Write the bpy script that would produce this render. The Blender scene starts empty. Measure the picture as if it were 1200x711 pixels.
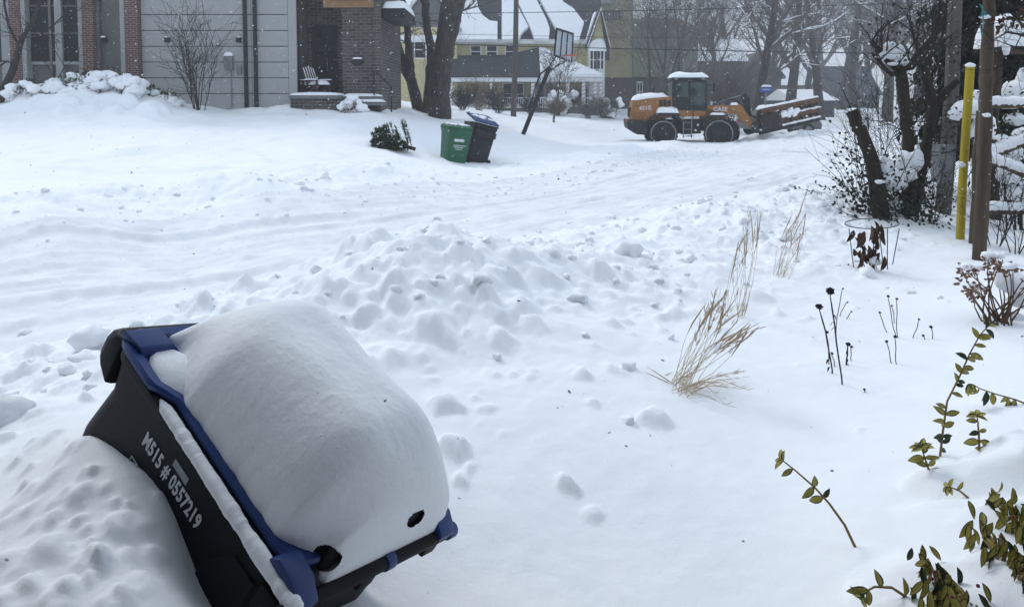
import bpy, bmesh, math, random
import numpy as np
from mathutils import Vector, Matrix, noise as mnoise
R = math.radians
S = bpy.context.scene
COL = S.collection

# ---------------------------------------------------------------- camera, sky, sun, exposure
FPX, PX, PY, CH, PIT = 906.0, 600.0, 173.0, 1.72, R(3.5)   # focal length and principal point in photo pixels (1200 wide)
cd_ = bpy.data.cameras.new('camera'); cam = bpy.data.objects.new('camera', cd_); COL.objects.link(cam)
cd_.sensor_width = 36; cd_.lens = FPX / 1200 * 36; cd_.shift_y = -(355.5 - PY) / 1200
cd_.clip_start = 0.05; cd_.clip_end = 3000
cam.location = (0, 0, CH); cam.rotation_euler = (R(90) - PIT, 0, 0)
S.camera = cam
SUN_EL, SUN_AZ = 42, -38       # thick overcast: the brighter part of the sky is ahead and to the left
wd = bpy.data.worlds.new('World'); S.world = wd; wd.use_nodes = True
nt = wd.node_tree; bg = nt.nodes['Background']
sky = nt.nodes.new('ShaderNodeTexSky'); sky.sky_type = 'NISHITA'; sky.sun_disc = False
sky.sun_elevation = R(SUN_EL); sky.sun_rotation = R(SUN_AZ); sky.dust_density = 1.0
hs = nt.nodes.new('ShaderNodeHueSaturation'); hs.inputs['Saturation'].default_value = 0.42
nt.links.new(sky.outputs[0], hs.inputs['Color']); 
# snow cloud: the clear sky is mostly veiled by an even overcast, about three times brighter overhead than at the horizon
tcw = nt.nodes.new('ShaderNodeTexCoord'); sxyz = nt.nodes.new('ShaderNodeSeparateXYZ'); nt.links.new(tcw.outputs['Generated'], sxyz.inputs[0])
rpw = nt.nodes.new('ShaderNodeValToRGB'); nt.links.new(sxyz.outputs[2], rpw.inputs[0])
rpw.color_ramp.elements[0].color = (5.9, 6.75, 7.75, 1); rpw.color_ramp.elements[1].color = (7.5, 8.9, 10.7, 1)
mxw = nt.nodes.new('ShaderNodeMixRGB'); mxw.inputs[0].default_value = .8
nt.links.new(hs.outputs[0], mxw.inputs[1]); nt.links.new(rpw.outputs[0], mxw.inputs[2]); nt.links.new(mxw.outputs[0], bg.inputs['Color'])
bg.inputs['Strength'].default_value = 0.13
sl = bpy.data.lights.new('sun', 'SUN'); sl.energy = 1.15; sl.angle = R(16); sl.color = (1, .97, .93)
so = bpy.data.objects.new('sun', sl); COL.objects.link(so)
so.rotation_euler = (-R(90 - SUN_EL), 0, -R(SUN_AZ)); so.location = (-20, 30, 40)
vs = S.view_settings; vs.view_transform = 'Standard'; vs.look = 'None'; vs.gamma = 1; vs.use_curve_mapping = False
vs.exposure = 0.06
S.render.engine = 'CYCLES'

# ---------------------------------------------------------------- pixel -> place
_f = Vector((0, math.cos(PIT), -math.sin(PIT))); _u = Vector((0, math.sin(PIT), math.cos(PIT)))
def ray(px, py): return _f + Vector((1, 0, 0)) * ((px - PX) / FPX) + _u * ((PY - py) / FPX)
def W(px, py, y):                                     # the point y metres in front of the camera
    r = ray(px, py); k = y / r.y
    return Vector((r.x * k, y, CH + r.z * k))
def WZ(px, py, z):                                    # the point at height z
    r = ray(px, py); k = (z - CH) / r.z
    return Vector((r.x * k, r.y * k, z))
def WP(px, py, o, n):                                 # the point on a plane
    r = ray(px, py); c = Vector((0, 0, CH)); k = (o - c).dot(n) / r.dot(n)
    return c + r * k

# ---------------------------------------------------------------- materials
MATS = {}
def mat(name, col, rough=.8, var=.18, scale=6, bump=0, bscale=40, col2=None, metal=0, spec=.3, stretch=None, detail=6, bdist=.02, coat=0, trans=0):
    m = bpy.data.materials.new(name); m.use_nodes = True; n = m.node_tree.nodes; l = m.node_tree.links
    b = n['Principled BSDF']; b.inputs['Roughness'].default_value = rough; b.inputs['Metallic'].default_value = metal
    b.inputs['Specular IOR Level'].default_value = spec
    if coat: b.inputs['Coat Weight'].default_value = coat
    if trans: b.inputs['Transmission Weight'].default_value = trans
    tc = n.new('ShaderNodeTexCoord'); mp = n.new('ShaderNodeMapping'); l.new(tc.outputs['Object'], mp.inputs[0])
    if stretch: mp.inputs['Scale'].default_value = stretch
    nz = n.new('ShaderNodeTexNoise'); nz.inputs['Scale'].default_value = scale; nz.inputs['Detail'].default_value = detail
    l.new(mp.outputs[0], nz.inputs['Vector'])
    rp = n.new('ShaderNodeValToRGB'); l.new(nz.outputs[0], rp.inputs[0])
    c2 = col2 if col2 else tuple(min(1, c * (1 + var)) for c in col); c1 = col if col2 else tuple(c * (1 - var) for c in col)
    rp.color_ramp.elements[0].color = (*c1, 1); rp.color_ramp.elements[1].color = (*c2, 1)
    rp.color_ramp.elements[0].position = .3; rp.color_ramp.elements[1].position = .7
    l.new(rp.outputs[0], b.inputs['Base Color'])
    if bump:
        n2 = n.new('ShaderNodeTexNoise'); n2.inputs['Scale'].default_value = bscale; n2.inputs['Detail'].default_value = 5
        l.new(mp.outputs[0], n2.inputs['Vector'])
        bp = n.new('ShaderNodeBump'); bp.inputs['Strength'].default_value = bump; bp.inputs['Distance'].default_value = bdist
        l.new(n2.outputs[0], bp.inputs['Height']); l.new(bp.outputs[0], b.inputs['Normal'])
    MATS[name] = m
    return m
def brickmat(name, c1, c2, mortar, w=.21, h=.075, ax='xz', rough=.85, bump=.6, off=.5, ms=.012):
    m = bpy.data.materials.new(name); m.use_nodes = True; n = m.node_tree.nodes; l = m.node_tree.links
    b = n['Principled BSDF']; b.inputs['Roughness'].default_value = rough; b.inputs['Specular IOR Level'].default_value = .2
    tc = n.new('ShaderNodeTexCoord'); sp = n.new('ShaderNodeSeparateXYZ'); cb = n.new('ShaderNodeCombineXYZ')
    l.new(tc.outputs['Object'], sp.inputs[0])
    ad = n.new('ShaderNodeMath'); ad.operation = 'ADD'; l.new(sp.outputs[0], ad.inputs[0]); l.new(sp.outputs[1], ad.inputs[1])
    l.new(ad.outputs[0], cb.inputs[0]); l.new(sp.outputs[2], cb.inputs[1])
    bt = n.new('ShaderNodeTexBrick'); l.new(cb.outputs[0], bt.inputs['Vector'])
    bt.inputs['Scale'].default_value = 1; bt.inputs['Brick Width'].default_value = w; bt.inputs['Row Height'].default_value = h
    bt.inputs['Mortar Size'].default_value = ms; bt.inputs['Color1'].default_value = (*c1, 1); bt.inputs['Color2'].default_value = (*c2, 1)
    bt.inputs['Mortar'].default_value = (*mortar, 1); bt.offset = off
    l.new(bt.outputs['Color'], b.inputs['Base Color'])
    bp = n.new('ShaderNodeBump'); bp.inputs['Strength'].default_value = bump; bp.inputs['Distance'].default_value = .01; bp.invert = True
    l.new(bt.outputs['Fac'], bp.inputs['Height']); l.new(bp.outputs[0], b.inputs['Normal'])
    MATS[name] = m
    return m
def snowmat(name, base=(.86, .88, .91), c2=(.9, .91, .93)):
    m = bpy.data.materials.new(name); m.use_nodes = True; n = m.node_tree.nodes; l = m.node_tree.links
    b = n['Principled BSDF']; b.inputs['Roughness'].default_value = .75; b.inputs['Specular IOR Level'].default_value = .25
    tc = n.new('ShaderNodeTexCoord')
    nz = n.new('ShaderNodeTexNoise'); nz.inputs['Scale'].default_value = 2.2; nz.inputs['Detail'].default_value = 8; l.new(tc.outputs['Object'], nz.inputs['Vector'])
    rp = n.new('ShaderNodeValToRGB'); rp.color_ramp.elements[0].color = (*base, 1); rp.color_ramp.elements[1].color = (*c2, 1)
    rp.color_ramp.elements[0].position = .35; rp.color_ramp.elements[1].position = .65
    l.new(nz.outputs[0], rp.inputs[0]); l.new(rp.outputs[0], b.inputs['Base Color'])
    prev = None
    for sc, st, di in ((14, .22, .012), (70, .35, .004), (320, .5, .002)):
        k = n.new('ShaderNodeTexNoise'); k.inputs['Scale'].default_value = sc; k.inputs['Detail'].default_value = 4; l.new(tc.outputs['Object'], k.inputs['Vector'])
        bp = n.new('ShaderNodeBump'); bp.inputs['Strength'].default_value = st; bp.inputs['Distance'].default_value = di
        l.new(k.outputs[0], bp.inputs['Height'])
        if prev: l.new(prev.outputs[0], bp.inputs['Normal'])
        prev = bp
    l.new(prev.outputs[0], b.inputs['Normal'])
    MATS[name] = m
    return m
snowmat('snow'); snowmat('packed_snow', (.73, .745, .765), (.85, .86, .885))
mat('plastic_black', (.004, .0058, .009), .55, .25, 5, .15, 260, spec=.15, bdist=.002)
mat('plastic_blue', (.008, .035, .16), .40, .18, 5, .15, 260, spec=.4, bdist=.002)
mat('plastic_green', (.012, .10, .045), .5, .2, 4, spec=.4)
mat('plastic_dark', (.012, .014, .018), .5, .3, 4, spec=.4)
mat('plastic_navy', (.013, .04, .13), .45, .2, 4, spec=.4)
mat('plastic_scuffed', (.0035, .005, .0085), .55, .25, 7, .25, 180, col2=(.008, .0105, .015), spec=.15, bdist=.003)
mat('print_white', (.62, .64, .66), .6, .1, 30)
mat('print_grey', (.30, .32, .33), .7, .15, 60)
mat('siding_grey', (.37, .375, .37), .75, .06, .7)
mat('trim_grey', (.30, .31, .31), .7, .08, 2)
mat('frame_brown', (.13, .125, .12), .7, .1, 2)
mat('glass_dark', (.010, .010, .011), .3, .3, 1, spec=.12)
mat('metal_black', (.012, .013, .015), .5, .3, 6)
mat('metal_grey', (.20, .21, .22), .45, .15, 6, metal=.4)
mat('door_black', (.010, .012, .016), .5, .2, 3, spec=.2)
mat('cedar_soffit', (.33, .20, .10), .6, .2, 3, stretch=(1, 8, 8))
mat('stone_tread', (.16, .165, .17), .8, .15, 8, .3, 60)
mat('chair_red', (.060, .010, .018), .55, .15, 8)
brickmat('brick_red', (.15, .055, .04), (.075, .032, .027), (.24, .21, .19))
brickmat('brick_dark', (.10, .09, .082), (.045, .041, .038), (.17, .16, .15), .3, .11)
brickmat('brick_far', (.085, .058, .05), (.065, .045, .04), (.09, .08, .075))
brickmat('shingles', (.035, .037, .042), (.06, .06, .065), (.02, .02, .022), .35, .16, bump=.4)
brickmat('shingles_grey', (.17, .165, .16), (.13, .125, .125), (.07, .07, .07), .3, .18, bump=.4)
mat('yellow_clap', (.56, .50, .27), .8, .06, 2)
mat('white_paint', (.74, .75, .76), .6, .06, 3)
mat('red_ribbon', (.30, .06, .06), .6, .1, 8)
mat('sheath_tan', (.33, .29, .165), .85, .12, .5, detail=4)
mat('sheath_green', (.20, .21, .155), .85, .14, .6, detail=5)
mat('shutter', (.03, .035, .04), .6, .2, 5)
mat('bark_grey', (.060, .053, .048), .95, .45, 9, .9, 30, stretch=(1, 1, .22), bdist=.05)
mat('bark_brown', (.034, .026, .02), .95, .4, 12, .9, 40, stretch=(1, 1, .2), bdist=.02)
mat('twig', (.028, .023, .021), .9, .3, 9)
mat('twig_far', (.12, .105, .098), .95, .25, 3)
mat('wood_post', (.085, .063, .045), .9, .35, 14, .8, 45, stretch=(1, 1, .08), bdist=.015)
mat('wood_grey', (.125, .115, .105), .92, .3, 14, .7, 45, stretch=(1, 1, .08), bdist=.015)
mat('pole_wood', (.075, .066, .06), .92, .3, 10, .6, 40, stretch=(1, 1, .08), bdist=.015)
mat('yellow_pipe', (.30, .225, .012), .5, .1, 5, .2, 40, col2=(.43, .33, .012), stretch=(1, 1, .25))
mat('loader_orange', (.30, .125, .028), .5, .14, 2.5)
mat('loader_black', (.012, .013, .015), .6, .3, 4)
mat('tyre', (.016, .016, .017), .9, .3, 10, .4, 60)
mat('tyre_snow', (.30, .31, .33), .9, .5, 10)
mat('cab_glass', (.012, .028, .030), .12, .3, 2, spec=.6)
mat('rust', (.065, .028, .012), .9, .3, 3, .6, 18, col2=(.17, .075, .026), bdist=.03)
mat('rust_dark', (.018, .013, .012), .9, .4, 3)
mat('car_grey', (.10, .10, .105), .4, .1, 2, metal=.3)
mat('sign_blue', (.05, .09, .38), .5, .12, 5)
mat('acrylic', (.36, .40, .44), .15, .1, 3, spec=.5)
mat('rim_orange', (.55, .10, .03), .5, .1, 3)
mat('net_white', (.6, .6, .6), .8, .1, 8)
mat('grass_dry', (.42, .33, .23), .85, .3, 20, col2=(.58, .48, .35))
mat('grass_head', (.36, .27, .18), .9, .3, 40, col2=(.5, .4, .28))
mat('seed_dark', (.014, .010, .012), .95, .3, 60, .8, 300, bdist=.003)
mat('stem_dark', (.022, .016, .014), .9, .3, 30)
mat('dead_leaf', (.065, .038, .026), .9, .3, 25, col2=(.13, .078, .052))
mat('hydrangea_dry', (.17, .095, .062), .9, .3, 40, col2=(.26, .17, .12))
mat('leaf_green', (.025, .038, .016), .55, .3, 30, col2=(.055, .072, .03))
mat('leaf_yellow', (.40, .34, .075), .55, .25, 40)
mat('stem_tan', (.20, .14, .055), .8, .2, 30)
mat('berry', (.12, .015, .02), .4, .2, 30)
mat('needle', (.025, .045, .02), .8, .35, 8, col2=(.06, .09, .04))
mat('needle_dark', (.010, .018, .010), .85, .35, 4, col2=(.03, .042, .02))
mat('ivy', (.012, .018, .010), .6, .35, 12, col2=(.03, .036, .018))
mat('wire', (.02, .02, .022), .6, .2, 3)
mat('ribbon_teal', (.05, .26, .26), .7, .2, 20)
mat('house_far', (.10, .09, .085), .9, .15, 1)
mat('house_bluegrey', (.07, .075, .085), .9, .15, 1)
mat('flake', (.88, .9, .93), .8, .03, 5)
mat('brush_brown', (.17, .12, .075), .9, .3, 8)

# ---------------------------------------------------------------- mesh helpers
STUFF = {'leaves', 'leaf_centres', 'flower_heads', 'needles', 'ivy_leaves', 'withered_leaves', 'berries', 'branch_snow', 'seed_heads', 'stalks', 'crown_snow', 'snow_lumps', 'stems', 'crown', 'branches', 'flower_head'}   # parts made of pieces too small to pick apart
_ico = {}
def ico(sub):
    if sub not in _ico:
        b = bmesh.new(); bmesh.ops.create_icosphere(b, subdivisions=sub, radius=1)
        _ico[sub] = ([v.co.copy() for v in b.verts], [tuple(v.index for v in f.verts) for f in b.faces]); b.free()
    return _ico[sub]
class MB:
    def __init__(s, T=None): s.v = []; s.f = []; s.T = T
    def add(s, vs, fs):
        o = len(s.v)
        s.v += [s.T @ Vector(v) for v in vs] if s.T else [Vector(v) for v in vs]
        s.f += [tuple(i + o for i in f) for f in fs]
        return s
    def bx(s, x0, x1, y0, y1, z0, z1):
        return s.add([(x0, y0, z0), (x1, y0, z0), (x1, y1, z0), (x0, y1, z0), (x0, y0, z1), (x1, y0, z1), (x1, y1, z1), (x0, y1, z1)],
                     [(3, 2, 1, 0), (4, 5, 6, 7), (0, 1, 5, 4), (1, 2, 6, 5), (2, 3, 7, 6), (3, 0, 4, 7)])
    def prism(s, pts, vec):
        n = len(pts); vec = Vector(vec); pts = [Vector(p) for p in pts]
        return s.add(pts + [p + vec for p in pts], [tuple(range(n - 1, -1, -1)), tuple(range(n, 2 * n))] + [(i, (i + 1) % n, n + (i + 1) % n, n + i) for i in range(n)])
    def tube(s, pts, rads, n=6, cap=True):
        pts = [Vector(p) for p in pts]; k = len(pts)
        if not hasattr(rads, '__len__'): rads = [rads] * k
        vs = []; fs = []; a = None
        for i in range(k):
            d = (pts[min(i + 1, k - 1)] - pts[max(i - 1, 0)])
            d = d.normalized() if d.length > 1e-9 else Vector((0, 0, 1))
            if a is None: a = d.orthogonal().normalized()
            else:
                a = a - d * a.dot(d); a = a.normalized() if a.length > 1e-6 else d.orthogonal().normalized()
            b = d.cross(a)
            for j in range(n):
                t = 2 * math.pi * j / n
                vs.append(pts[i] + (a * math.cos(t) + b * math.sin(t)) * rads[i])
        for i in range(k - 1):
            for j in range(n):
                fs.append((i * n + j, i * n + (j + 1) % n, (i + 1) * n + (j + 1) % n, (i + 1) * n + j))
        if cap and n > 2: fs.append(tuple(range(n - 1, -1, -1))); fs.append(tuple(range((k - 1) * n, k * n)))
        return s.add(vs, fs)
    def loft(s, rings, cap=True, closed=True):
        n = len(rings[0]); vs = [v for r in rings for v in r]; fs = []
        for i in range(len(rings) - 1):
            for j in range(n if closed else n - 1):
                fs.append((i * n + j, i * n + (j + 1) % n, (i + 1) * n + (j + 1) % n, (i + 1) * n + j))
        if cap: fs.append(tuple(range(n - 1, -1, -1))); fs.append(tuple(range((len(rings) - 1) * n, len(rings) * n)))
        return s.add(vs, fs)
    def blob(s, c, r, seed=0, amp=.25, sub=2, fr=1.2, rot=None):
        V, F = ico(sub); c = Vector(c); r = Vector(r) if hasattr(r, '__len__') else Vector((r, r, r)); out = []
        for v in V:
            k = 1 + amp * mnoise.noise(v * fr + Vector((seed * 7.3, seed * 3.1, seed * 1.7))) + amp * .4 * mnoise.noise(v * fr * 2.6 + Vector((seed, 9 + seed, 4)))
            p = Vector((v.x * r.x * k, v.y * r.y * k, v.z * r.z * k))
            if rot: p = rot @ p
            out.append(c + p)
        return s.add(out, F)
    def cap(s, x0, x1, y0, y1, z, h, seed=0, n=10, pw=5, lift=.3):   # a cushion of snow on a flat top
        vs = []; fs = []
        for i in range(n + 1):
            for j in range(n + 1):
                u = -1 + 2 * i / n; v = -1 + 2 * j / n
                uu = math.copysign(abs(u) ** .6, u); vv = math.copysign(abs(v) ** .6, v)
                k = max(0, 1 - abs(uu) ** pw) ** .45 * max(0, 1 - abs(vv) ** pw) ** .45
                x = (x0 + x1) / 2 + uu * (x1 - x0) / 2; y = (y0 + y1) / 2 + vv * (y1 - y0) / 2
                q = 1 + lift * mnoise.noise(Vector((x * 1.7 + seed * 5, y * 1.7, seed))) + lift * .4 * mnoise.noise(Vector((x * 6 + seed * 5, y * 6, seed)))
                vs.append((x, y, z + h * k * q))
        m = n + 1
        for i in range(n):
            for j in range(n): fs.append((i * m + j, (i + 1) * m + j, (i + 1) * m + j + 1, i * m + j + 1))
        o = len(vs); vs += [(x0, y0, z), (x1, y0, z), (x1, y1, z), (x0, y1, z)]; fs.append((o, o + 3, o + 2, o + 1))
        return s.add(vs, fs)
    def leaf(s, p, d, up, l, w, fold=.25, curl=0.0, rich=False):
        d = Vector(d).normalized(); sd = d.cross(Vector(up)); sd = sd.normalized() if sd.length > 1e-6 else d.orthogonal().normalized()
        nn = sd.cross(d); p = Vector(p)
        st = ((0, 0), (.12, .28), (.3, .47), (.52, .5), (.74, .38), (.9, .19), (1, 0)) if rich else ((0, 0), (.3, .5), (.68, .4), (1, 0))
        n = len(st); mid = [p + d * l * f - nn * curl * l * f * f for f, _ in st]; vs = list(mid)
        for k in (1, -1): vs += [mid[i] + sd * k * w * st[i][1] + nn * fold * w * st[i][1] * 2 for i in range(1, n - 1)]
        m = n - 2; fs = []
        for k in (0, 1):
            o = n + k * m; q = [(0, o, 1)] + [(i, o + i - 1, o + i, i + 1) for i in range(1, m)] + [(m, o + m - 1, n - 1)]
            fs += q if k == 0 else [x[::-1] for x in q]
        return s.add(vs, fs)
    def build(s, name, m, parent=None, smooth=None, bevel=0, off=None, fix=True):
        me = bpy.data.meshes.new(name)
        o_ = Vector(off) if off is not None else (Vector(parent['_o']) if parent is not None and '_o' in parent else Vector((0, 0, 0)))
        me.from_pydata([v - o_ for v in s.v], [], s.f)
        if (fix or bevel) and len(s.f) < 30000:
            b = bmesh.new(); b.from_mesh(me)
            if fix: bmesh.ops.recalc_face_normals(b, faces=b.faces)
            if bevel:
                ed = [e for e in b.edges if len(e.link_faces) == 2 and e.calc_face_angle(0) > .6]
                bmesh.ops.bevel(b, geom=ed, offset=bevel, segments=2, affect='EDGES', profile=.6, clamp_overlap=True)
            b.to_mesh(me); b.free()
        if smooth is not None:
            me.shade_smooth()
            if smooth < 180: me.set_sharp_from_angle(angle=R(smooth))
        me.materials.append(MATS[m])
        o = bpy.data.objects.new(name, me); COL.objects.link(o)
        if parent is not None:
            o.parent = parent
            if '_o' in parent: o['_o'] = tuple(parent['_o'])
        if name in STUFF: o['kind'] = 'stuff'
        if off is not None and parent is None: o.location = off
        return o
def tag(o, label, cat, group=None, kind=None):
    if label: o['label'] = label
    if cat: o['category'] = cat
    if group: o['group'] = group
    if kind: o['kind'] = kind
    return o
def thing(name, label, cat, loc=(0, 0, 0), group=None, world=True, rot=None):
    o = bpy.data.objects.new(name, None); COL.objects.link(o); o.location = loc
    if rot: o.rotation_euler = rot
    o['_o'] = tuple(loc) if world else (0, 0, 0)
    return tag(o, label, cat, group)
def struct(o): o['kind'] = 'structure'; return o
def copy_tree(o, loc, rz, label, sc=1, group=None):
    c = o.copy(); COL.objects.link(c); c.location = loc; c.rotation_euler = (0, 0, rz); c.scale = (sc, sc, sc); c['label'] = label
    if group: c['group'] = group
    for ch in o.children:
        k = ch.copy(); COL.objects.link(k); k.parent = c
        for g in ch.children:
            q = g.copy(); COL.objects.link(q); q.parent = k
    return c
def text_mesh(name, body, m, parent, size, mtx, depth=.0015, space=1.0, bold=0.0, sx=1.0):
    cu = bpy.data.curves.new(name, 'FONT'); cu.body = body; cu.size = size; cu.extrude = depth; cu.align_x = 'LEFT'; cu.space_character = space; cu.offset = bold; cu.resolution_u = 3
    ob = bpy.data.objects.new(name + '_t', cu); COL.objects.link(ob)
    dg = bpy.context.evaluated_depsgraph_get()
    me = bpy.data.meshes.new_from_object(ob.evaluated_get(dg)); bpy.data.objects.remove(ob)
    me.transform(mtx @ Matrix.Diagonal((sx, 1, 1, 1))); me.materials.clear(); me.materials.append(MATS[m]); me.name = name
    o = bpy.data.objects.new(name, me); COL.objects.link(o); o.parent = parent
    return o
def mtx(o, x, y, z):
    return Matrix(((x[0], y[0], z[0], o[0]), (x[1], y[1], z[1], o[1]), (x[2], y[2], z[2], o[2]), (0, 0, 0, 1)))

# one leaf, yellow-green in the middle and dark at the border, in three bends, plus a plain withered one; unit length along +Y
def leaf_mesh(name, mats, curl, fold, inner):
    st = ((0, 0), (.10, .22), (.26, .44), (.46, .5), (.66, .44), (.84, .26), (.95, .1), (1, 0)); vs = []; fs = []; mi = []
    for f, w in st:
        for k in (-1, -inner, 0, inner, 1): vs.append((k * w, f, fold * abs(k) * w - curl * f * f))
    for i in range(len(st) - 1):
        for j in range(4):
            a = i * 5 + j; fs.append((a, a + 1, a + 6, a + 5)); mi.append(1 if j in (1, 2) and 0 < i < len(st) - 2 else 0)
    me = bpy.data.meshes.new(name); me.from_pydata(vs, [], fs)
    for m in mats: me.materials.append(MATS[m])
    me.polygons.foreach_set('material_index', mi); me.shade_smooth(); return me
LEAF = [leaf_mesh('leaf', ('leaf_green', 'leaf_yellow'), c, .35, i) for c, i in ((.08, .72), (.25, .6), (.45, .78))] + [leaf_mesh('leaf', ('leaf_green', 'leaf_green'), .3, .35, .5), leaf_mesh('leaf', ('dead_leaf', 'dead_leaf'), .25, .7, .5)]
def put_leaf(par, p, d, up, l, w, v):
    d = Vector(d).normalized(); sd = d.cross(Vector(up)); sd = sd.normalized() if sd.length > 1e-6 else d.orthogonal().normalized(); nn = sd.cross(d)
    o = bpy.data.objects.new('leaf', LEAF[v]); COL.objects.link(o); o.parent = par
    o.matrix_local = mtx(Vector(p) - Vector(par['_o']), sd * w, d * l, nn * (w + l) * .5)
    return o

# ---------------------------------------------------------------- pose of the tipped cart in front (its lid rectangle sits in the snow bank)
BW, BD, BH = .64, .86, 1.06
_A = Vector((-1.07, 2.10, 1.08)); _B = Vector((-.48, 1.65, .64)); _C = Vector((-.16, 2.19, .52))
ey = (_B - _A).normalized(); ez = (_C - _B).cross(_A - _B).normalized(); ex = ey.cross(ez).normalized()   # x: side in view, y: towards the hinge, z: up the cart
BC = (_A + _C) / 2 - ez * .02 + Vector((-.02, 0, 0))                                   # middle of the lid plane
BM = mtx(BC - ez * BH, ex, ey, ez)

# ---------------------------------------------------------------- snow ground: one relief from spot heights, then road ruts, plough lumps, wind
def _h(ix, iy, s):
    with np.errstate(over='ignore'):
        h = (ix.astype(np.uint32) * np.uint32(374761393) + iy.astype(np.uint32) * np.uint32(668265263) + np.uint32(s * 2246822519 & 0xffffffff))
        h = (h ^ (h >> np.uint32(13))) * np.uint32(1274126177)
        return (h ^ (h >> np.uint32(16))).astype(np.float64) / 4294967295.0
def pnoise(x, y, s=0):
    ix = np.floor(x).astype(np.int64); iy = np.floor(y).astype(np.int64); fx = x - ix; fy = y - iy
    u = fx * fx * fx * (fx * (fx * 6 - 15) + 10); v = fy * fy * fy * (fy * (fy * 6 - 15) + 10)
    def g(dx, dy):
        a = _h(ix + dx, iy + dy, s) * 6.28318
        return np.cos(a) * (fx - dx) + np.sin(a) * (fy - dy)
    return ((g(0, 0) * (1 - u) + g(1, 0) * u) * (1 - v) + (g(0, 1) * (1 - u) + g(1, 1) * u) * v) * 1.5
def fbm(x, y, s=0, o=4):
    t = 0; a = 1.0
    for i in range(o): t = t + a * pnoise(x * 2 ** i, y * 2 ** i, s + i); a *= .5
    return t
def sstep(a, b, x): t = np.clip((x - a) / (b - a), 0, 1); return t * t * (3 - 2 * t)
CP = []
def cz(*L):
    for px, py, z in L: CP.append(tuple(WZ(px, py, z)))
def cy(*L):
    for px, py, y in L: CP.append(tuple(W(px, py, y)))
cz((640, 705, .22), (800, 700, .2), (950, 700, .22), (1060, 690, .3), (1170, 690, .36), (1110, 600, .32), (1190, 560, .36), (900, 550, .2), (700, 580, .24), (1000, 450, .22), (1180, 450, .28),
   (900, 420, .22), (1000, 350, .22), (1100, 320, .22), (1040, 262, .24), (1125, 282, .22), (1190, 330, .26), (560, 650, .24), (470, 690, .24), (420, 706, .24))
cz((415, 334, .57), (480, 316, .66), (560, 313, .60), (650, 288, .40), (750, 246, .38), (850, 212, .38), (930, 194, .34), (985, 178, .30))                    # crest of the near plough bank
cz((590, 400, .40), (520, 400, .42), (700, 340, .38), (800, 310, .34), (880, 262, .34), (950, 225, .34), (560, 520, .33), (620, 480, .34), (720, 460, .30), (780, 400, .28))
for px, py in ((92, 515), (128, 535), (165, 556), (196, 592), (212, 640), (225, 675), (243, 712)):                 # where the bank meets the cart's side
    p = WP(px, py, BC + ex * BW / 2, ex); CP.append(tuple(p))
cz((115, 610, .72), (50, 560, .68), (30, 650, .70), (120, 700, .70), (20, 505, .52), (-40, 450, .10), (55, 480, .42), (-60, 600, .55), (-200, 700, .5), (190, 690, .66))
cz((0, 405, 0), (100, 345, 0), (280, 325, 0), (400, 285, 0), (200, 295, 0), (600, 225, 0), (700, 200, 0), (800, 182, 0), (900, 172, .05), (650, 190, .02), (560, 213, .02), (-150, 380, 0), (-200, 480, .02))
cz((0, 295, .16), (150, 250, .26), (300, 238, .28), (400, 232, .22), (0, 335, .05), (60, 262, .34), (-200, 290, .2), (480, 215, .18))
cy((200, 195, 15), (60, 190, 15), (400, 190, 16), (200, 160, 20), (20, 160, 20), (400, 160, 21), (480, 152, 24), (-200, 160, 20),
   (350, 128, 26), (250, 130, 26), (150, 118, 25), (60, 118, 25), (-100, 120, 25), (430, 128, 27), (470, 183, 19), (545, 195, 20), (613, 158, 30), (560, 138, 34), (516, 138, 33), (480, 128, 34),
   (590, 140, 42), (660, 142, 48), (560, 128, 55), (700, 134, 60), (620, 132, 58), (480, 120, 60), (760, 130, 72), (760, 165, 36), (850, 166, 36), (800, 166, 36), (930, 158, 38), (700, 165, 38), (720, 150, 50),
   (980, 158, 42), (1060, 152, 42), (900, 140, 60), (1000, 138, 70), (1180, 245, 11), (1080, 235, 11.5), (1090, 190, 16), (1190, 190, 16), (1150, 150, 28), (1250, 300, 7.5))
for x, y, z in ((0, -2, .22), (3, -1, .25), (-3, -1, .3), (-8, -3, .1), (8, -3, .3), (-20, 20, 1.1), (-30, 34, 1.6), (25, 25, .8), (12, 5, .3), (-14, 0, 0), (40, 60, .9), (-50, 60, 1.8), (-45, 10, 1), (40, 10, .8), (0, 110, .9), (60, 120, 1), (-70, 120, 1.8), (0, 200, 1), (120, 200, 1), (-120, 200, 1.5), (60, -10, .5), (-60, -10, .8), (25, 80, .6), (-15, 85, 1.1)):
    CP.append((x, y, z))
CP = np.array(CP)
def _tps(r2): return .5 * r2 * np.log(r2 + 1e-9)
_n = len(CP)
def _warp(x, y):                                     # distances shrink far away so that the relief stays local near the camera
    r = np.sqrt(x * x + y * y) + 1e-6; k = np.log1p(r / 4) * 4 / r
    return x * k, y * k
_wx, _wy = _warp(CP[:, 0], CP[:, 1])
_K = _tps((_wx[:, None] - _wx) ** 2 + (_wy[:, None] - _wy) ** 2) + np.eye(_n) * .004
_P = np.c_[np.ones(_n), _wx, _wy]
_w = np.linalg.solve(np.block([[_K, _P], [_P.T, np.zeros((3, 3))]]), np.r_[CP[:, 2], 0, 0, 0])
def base_h(x, y):
    wx, wy = _warp(x, y); sh = x.shape; wx = wx.ravel(); wy = wy.ravel(); o = _w[_n] + _w[_n + 1] * wx + _w[_n + 2] * wy
    for i in range(_n): o = o + _w[i] * _tps((wx - _wx[i]) ** 2 + (wy - _wy[i]) ** 2)
    return np.clip(o, -.3, 3.2).reshape(sh)
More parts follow.
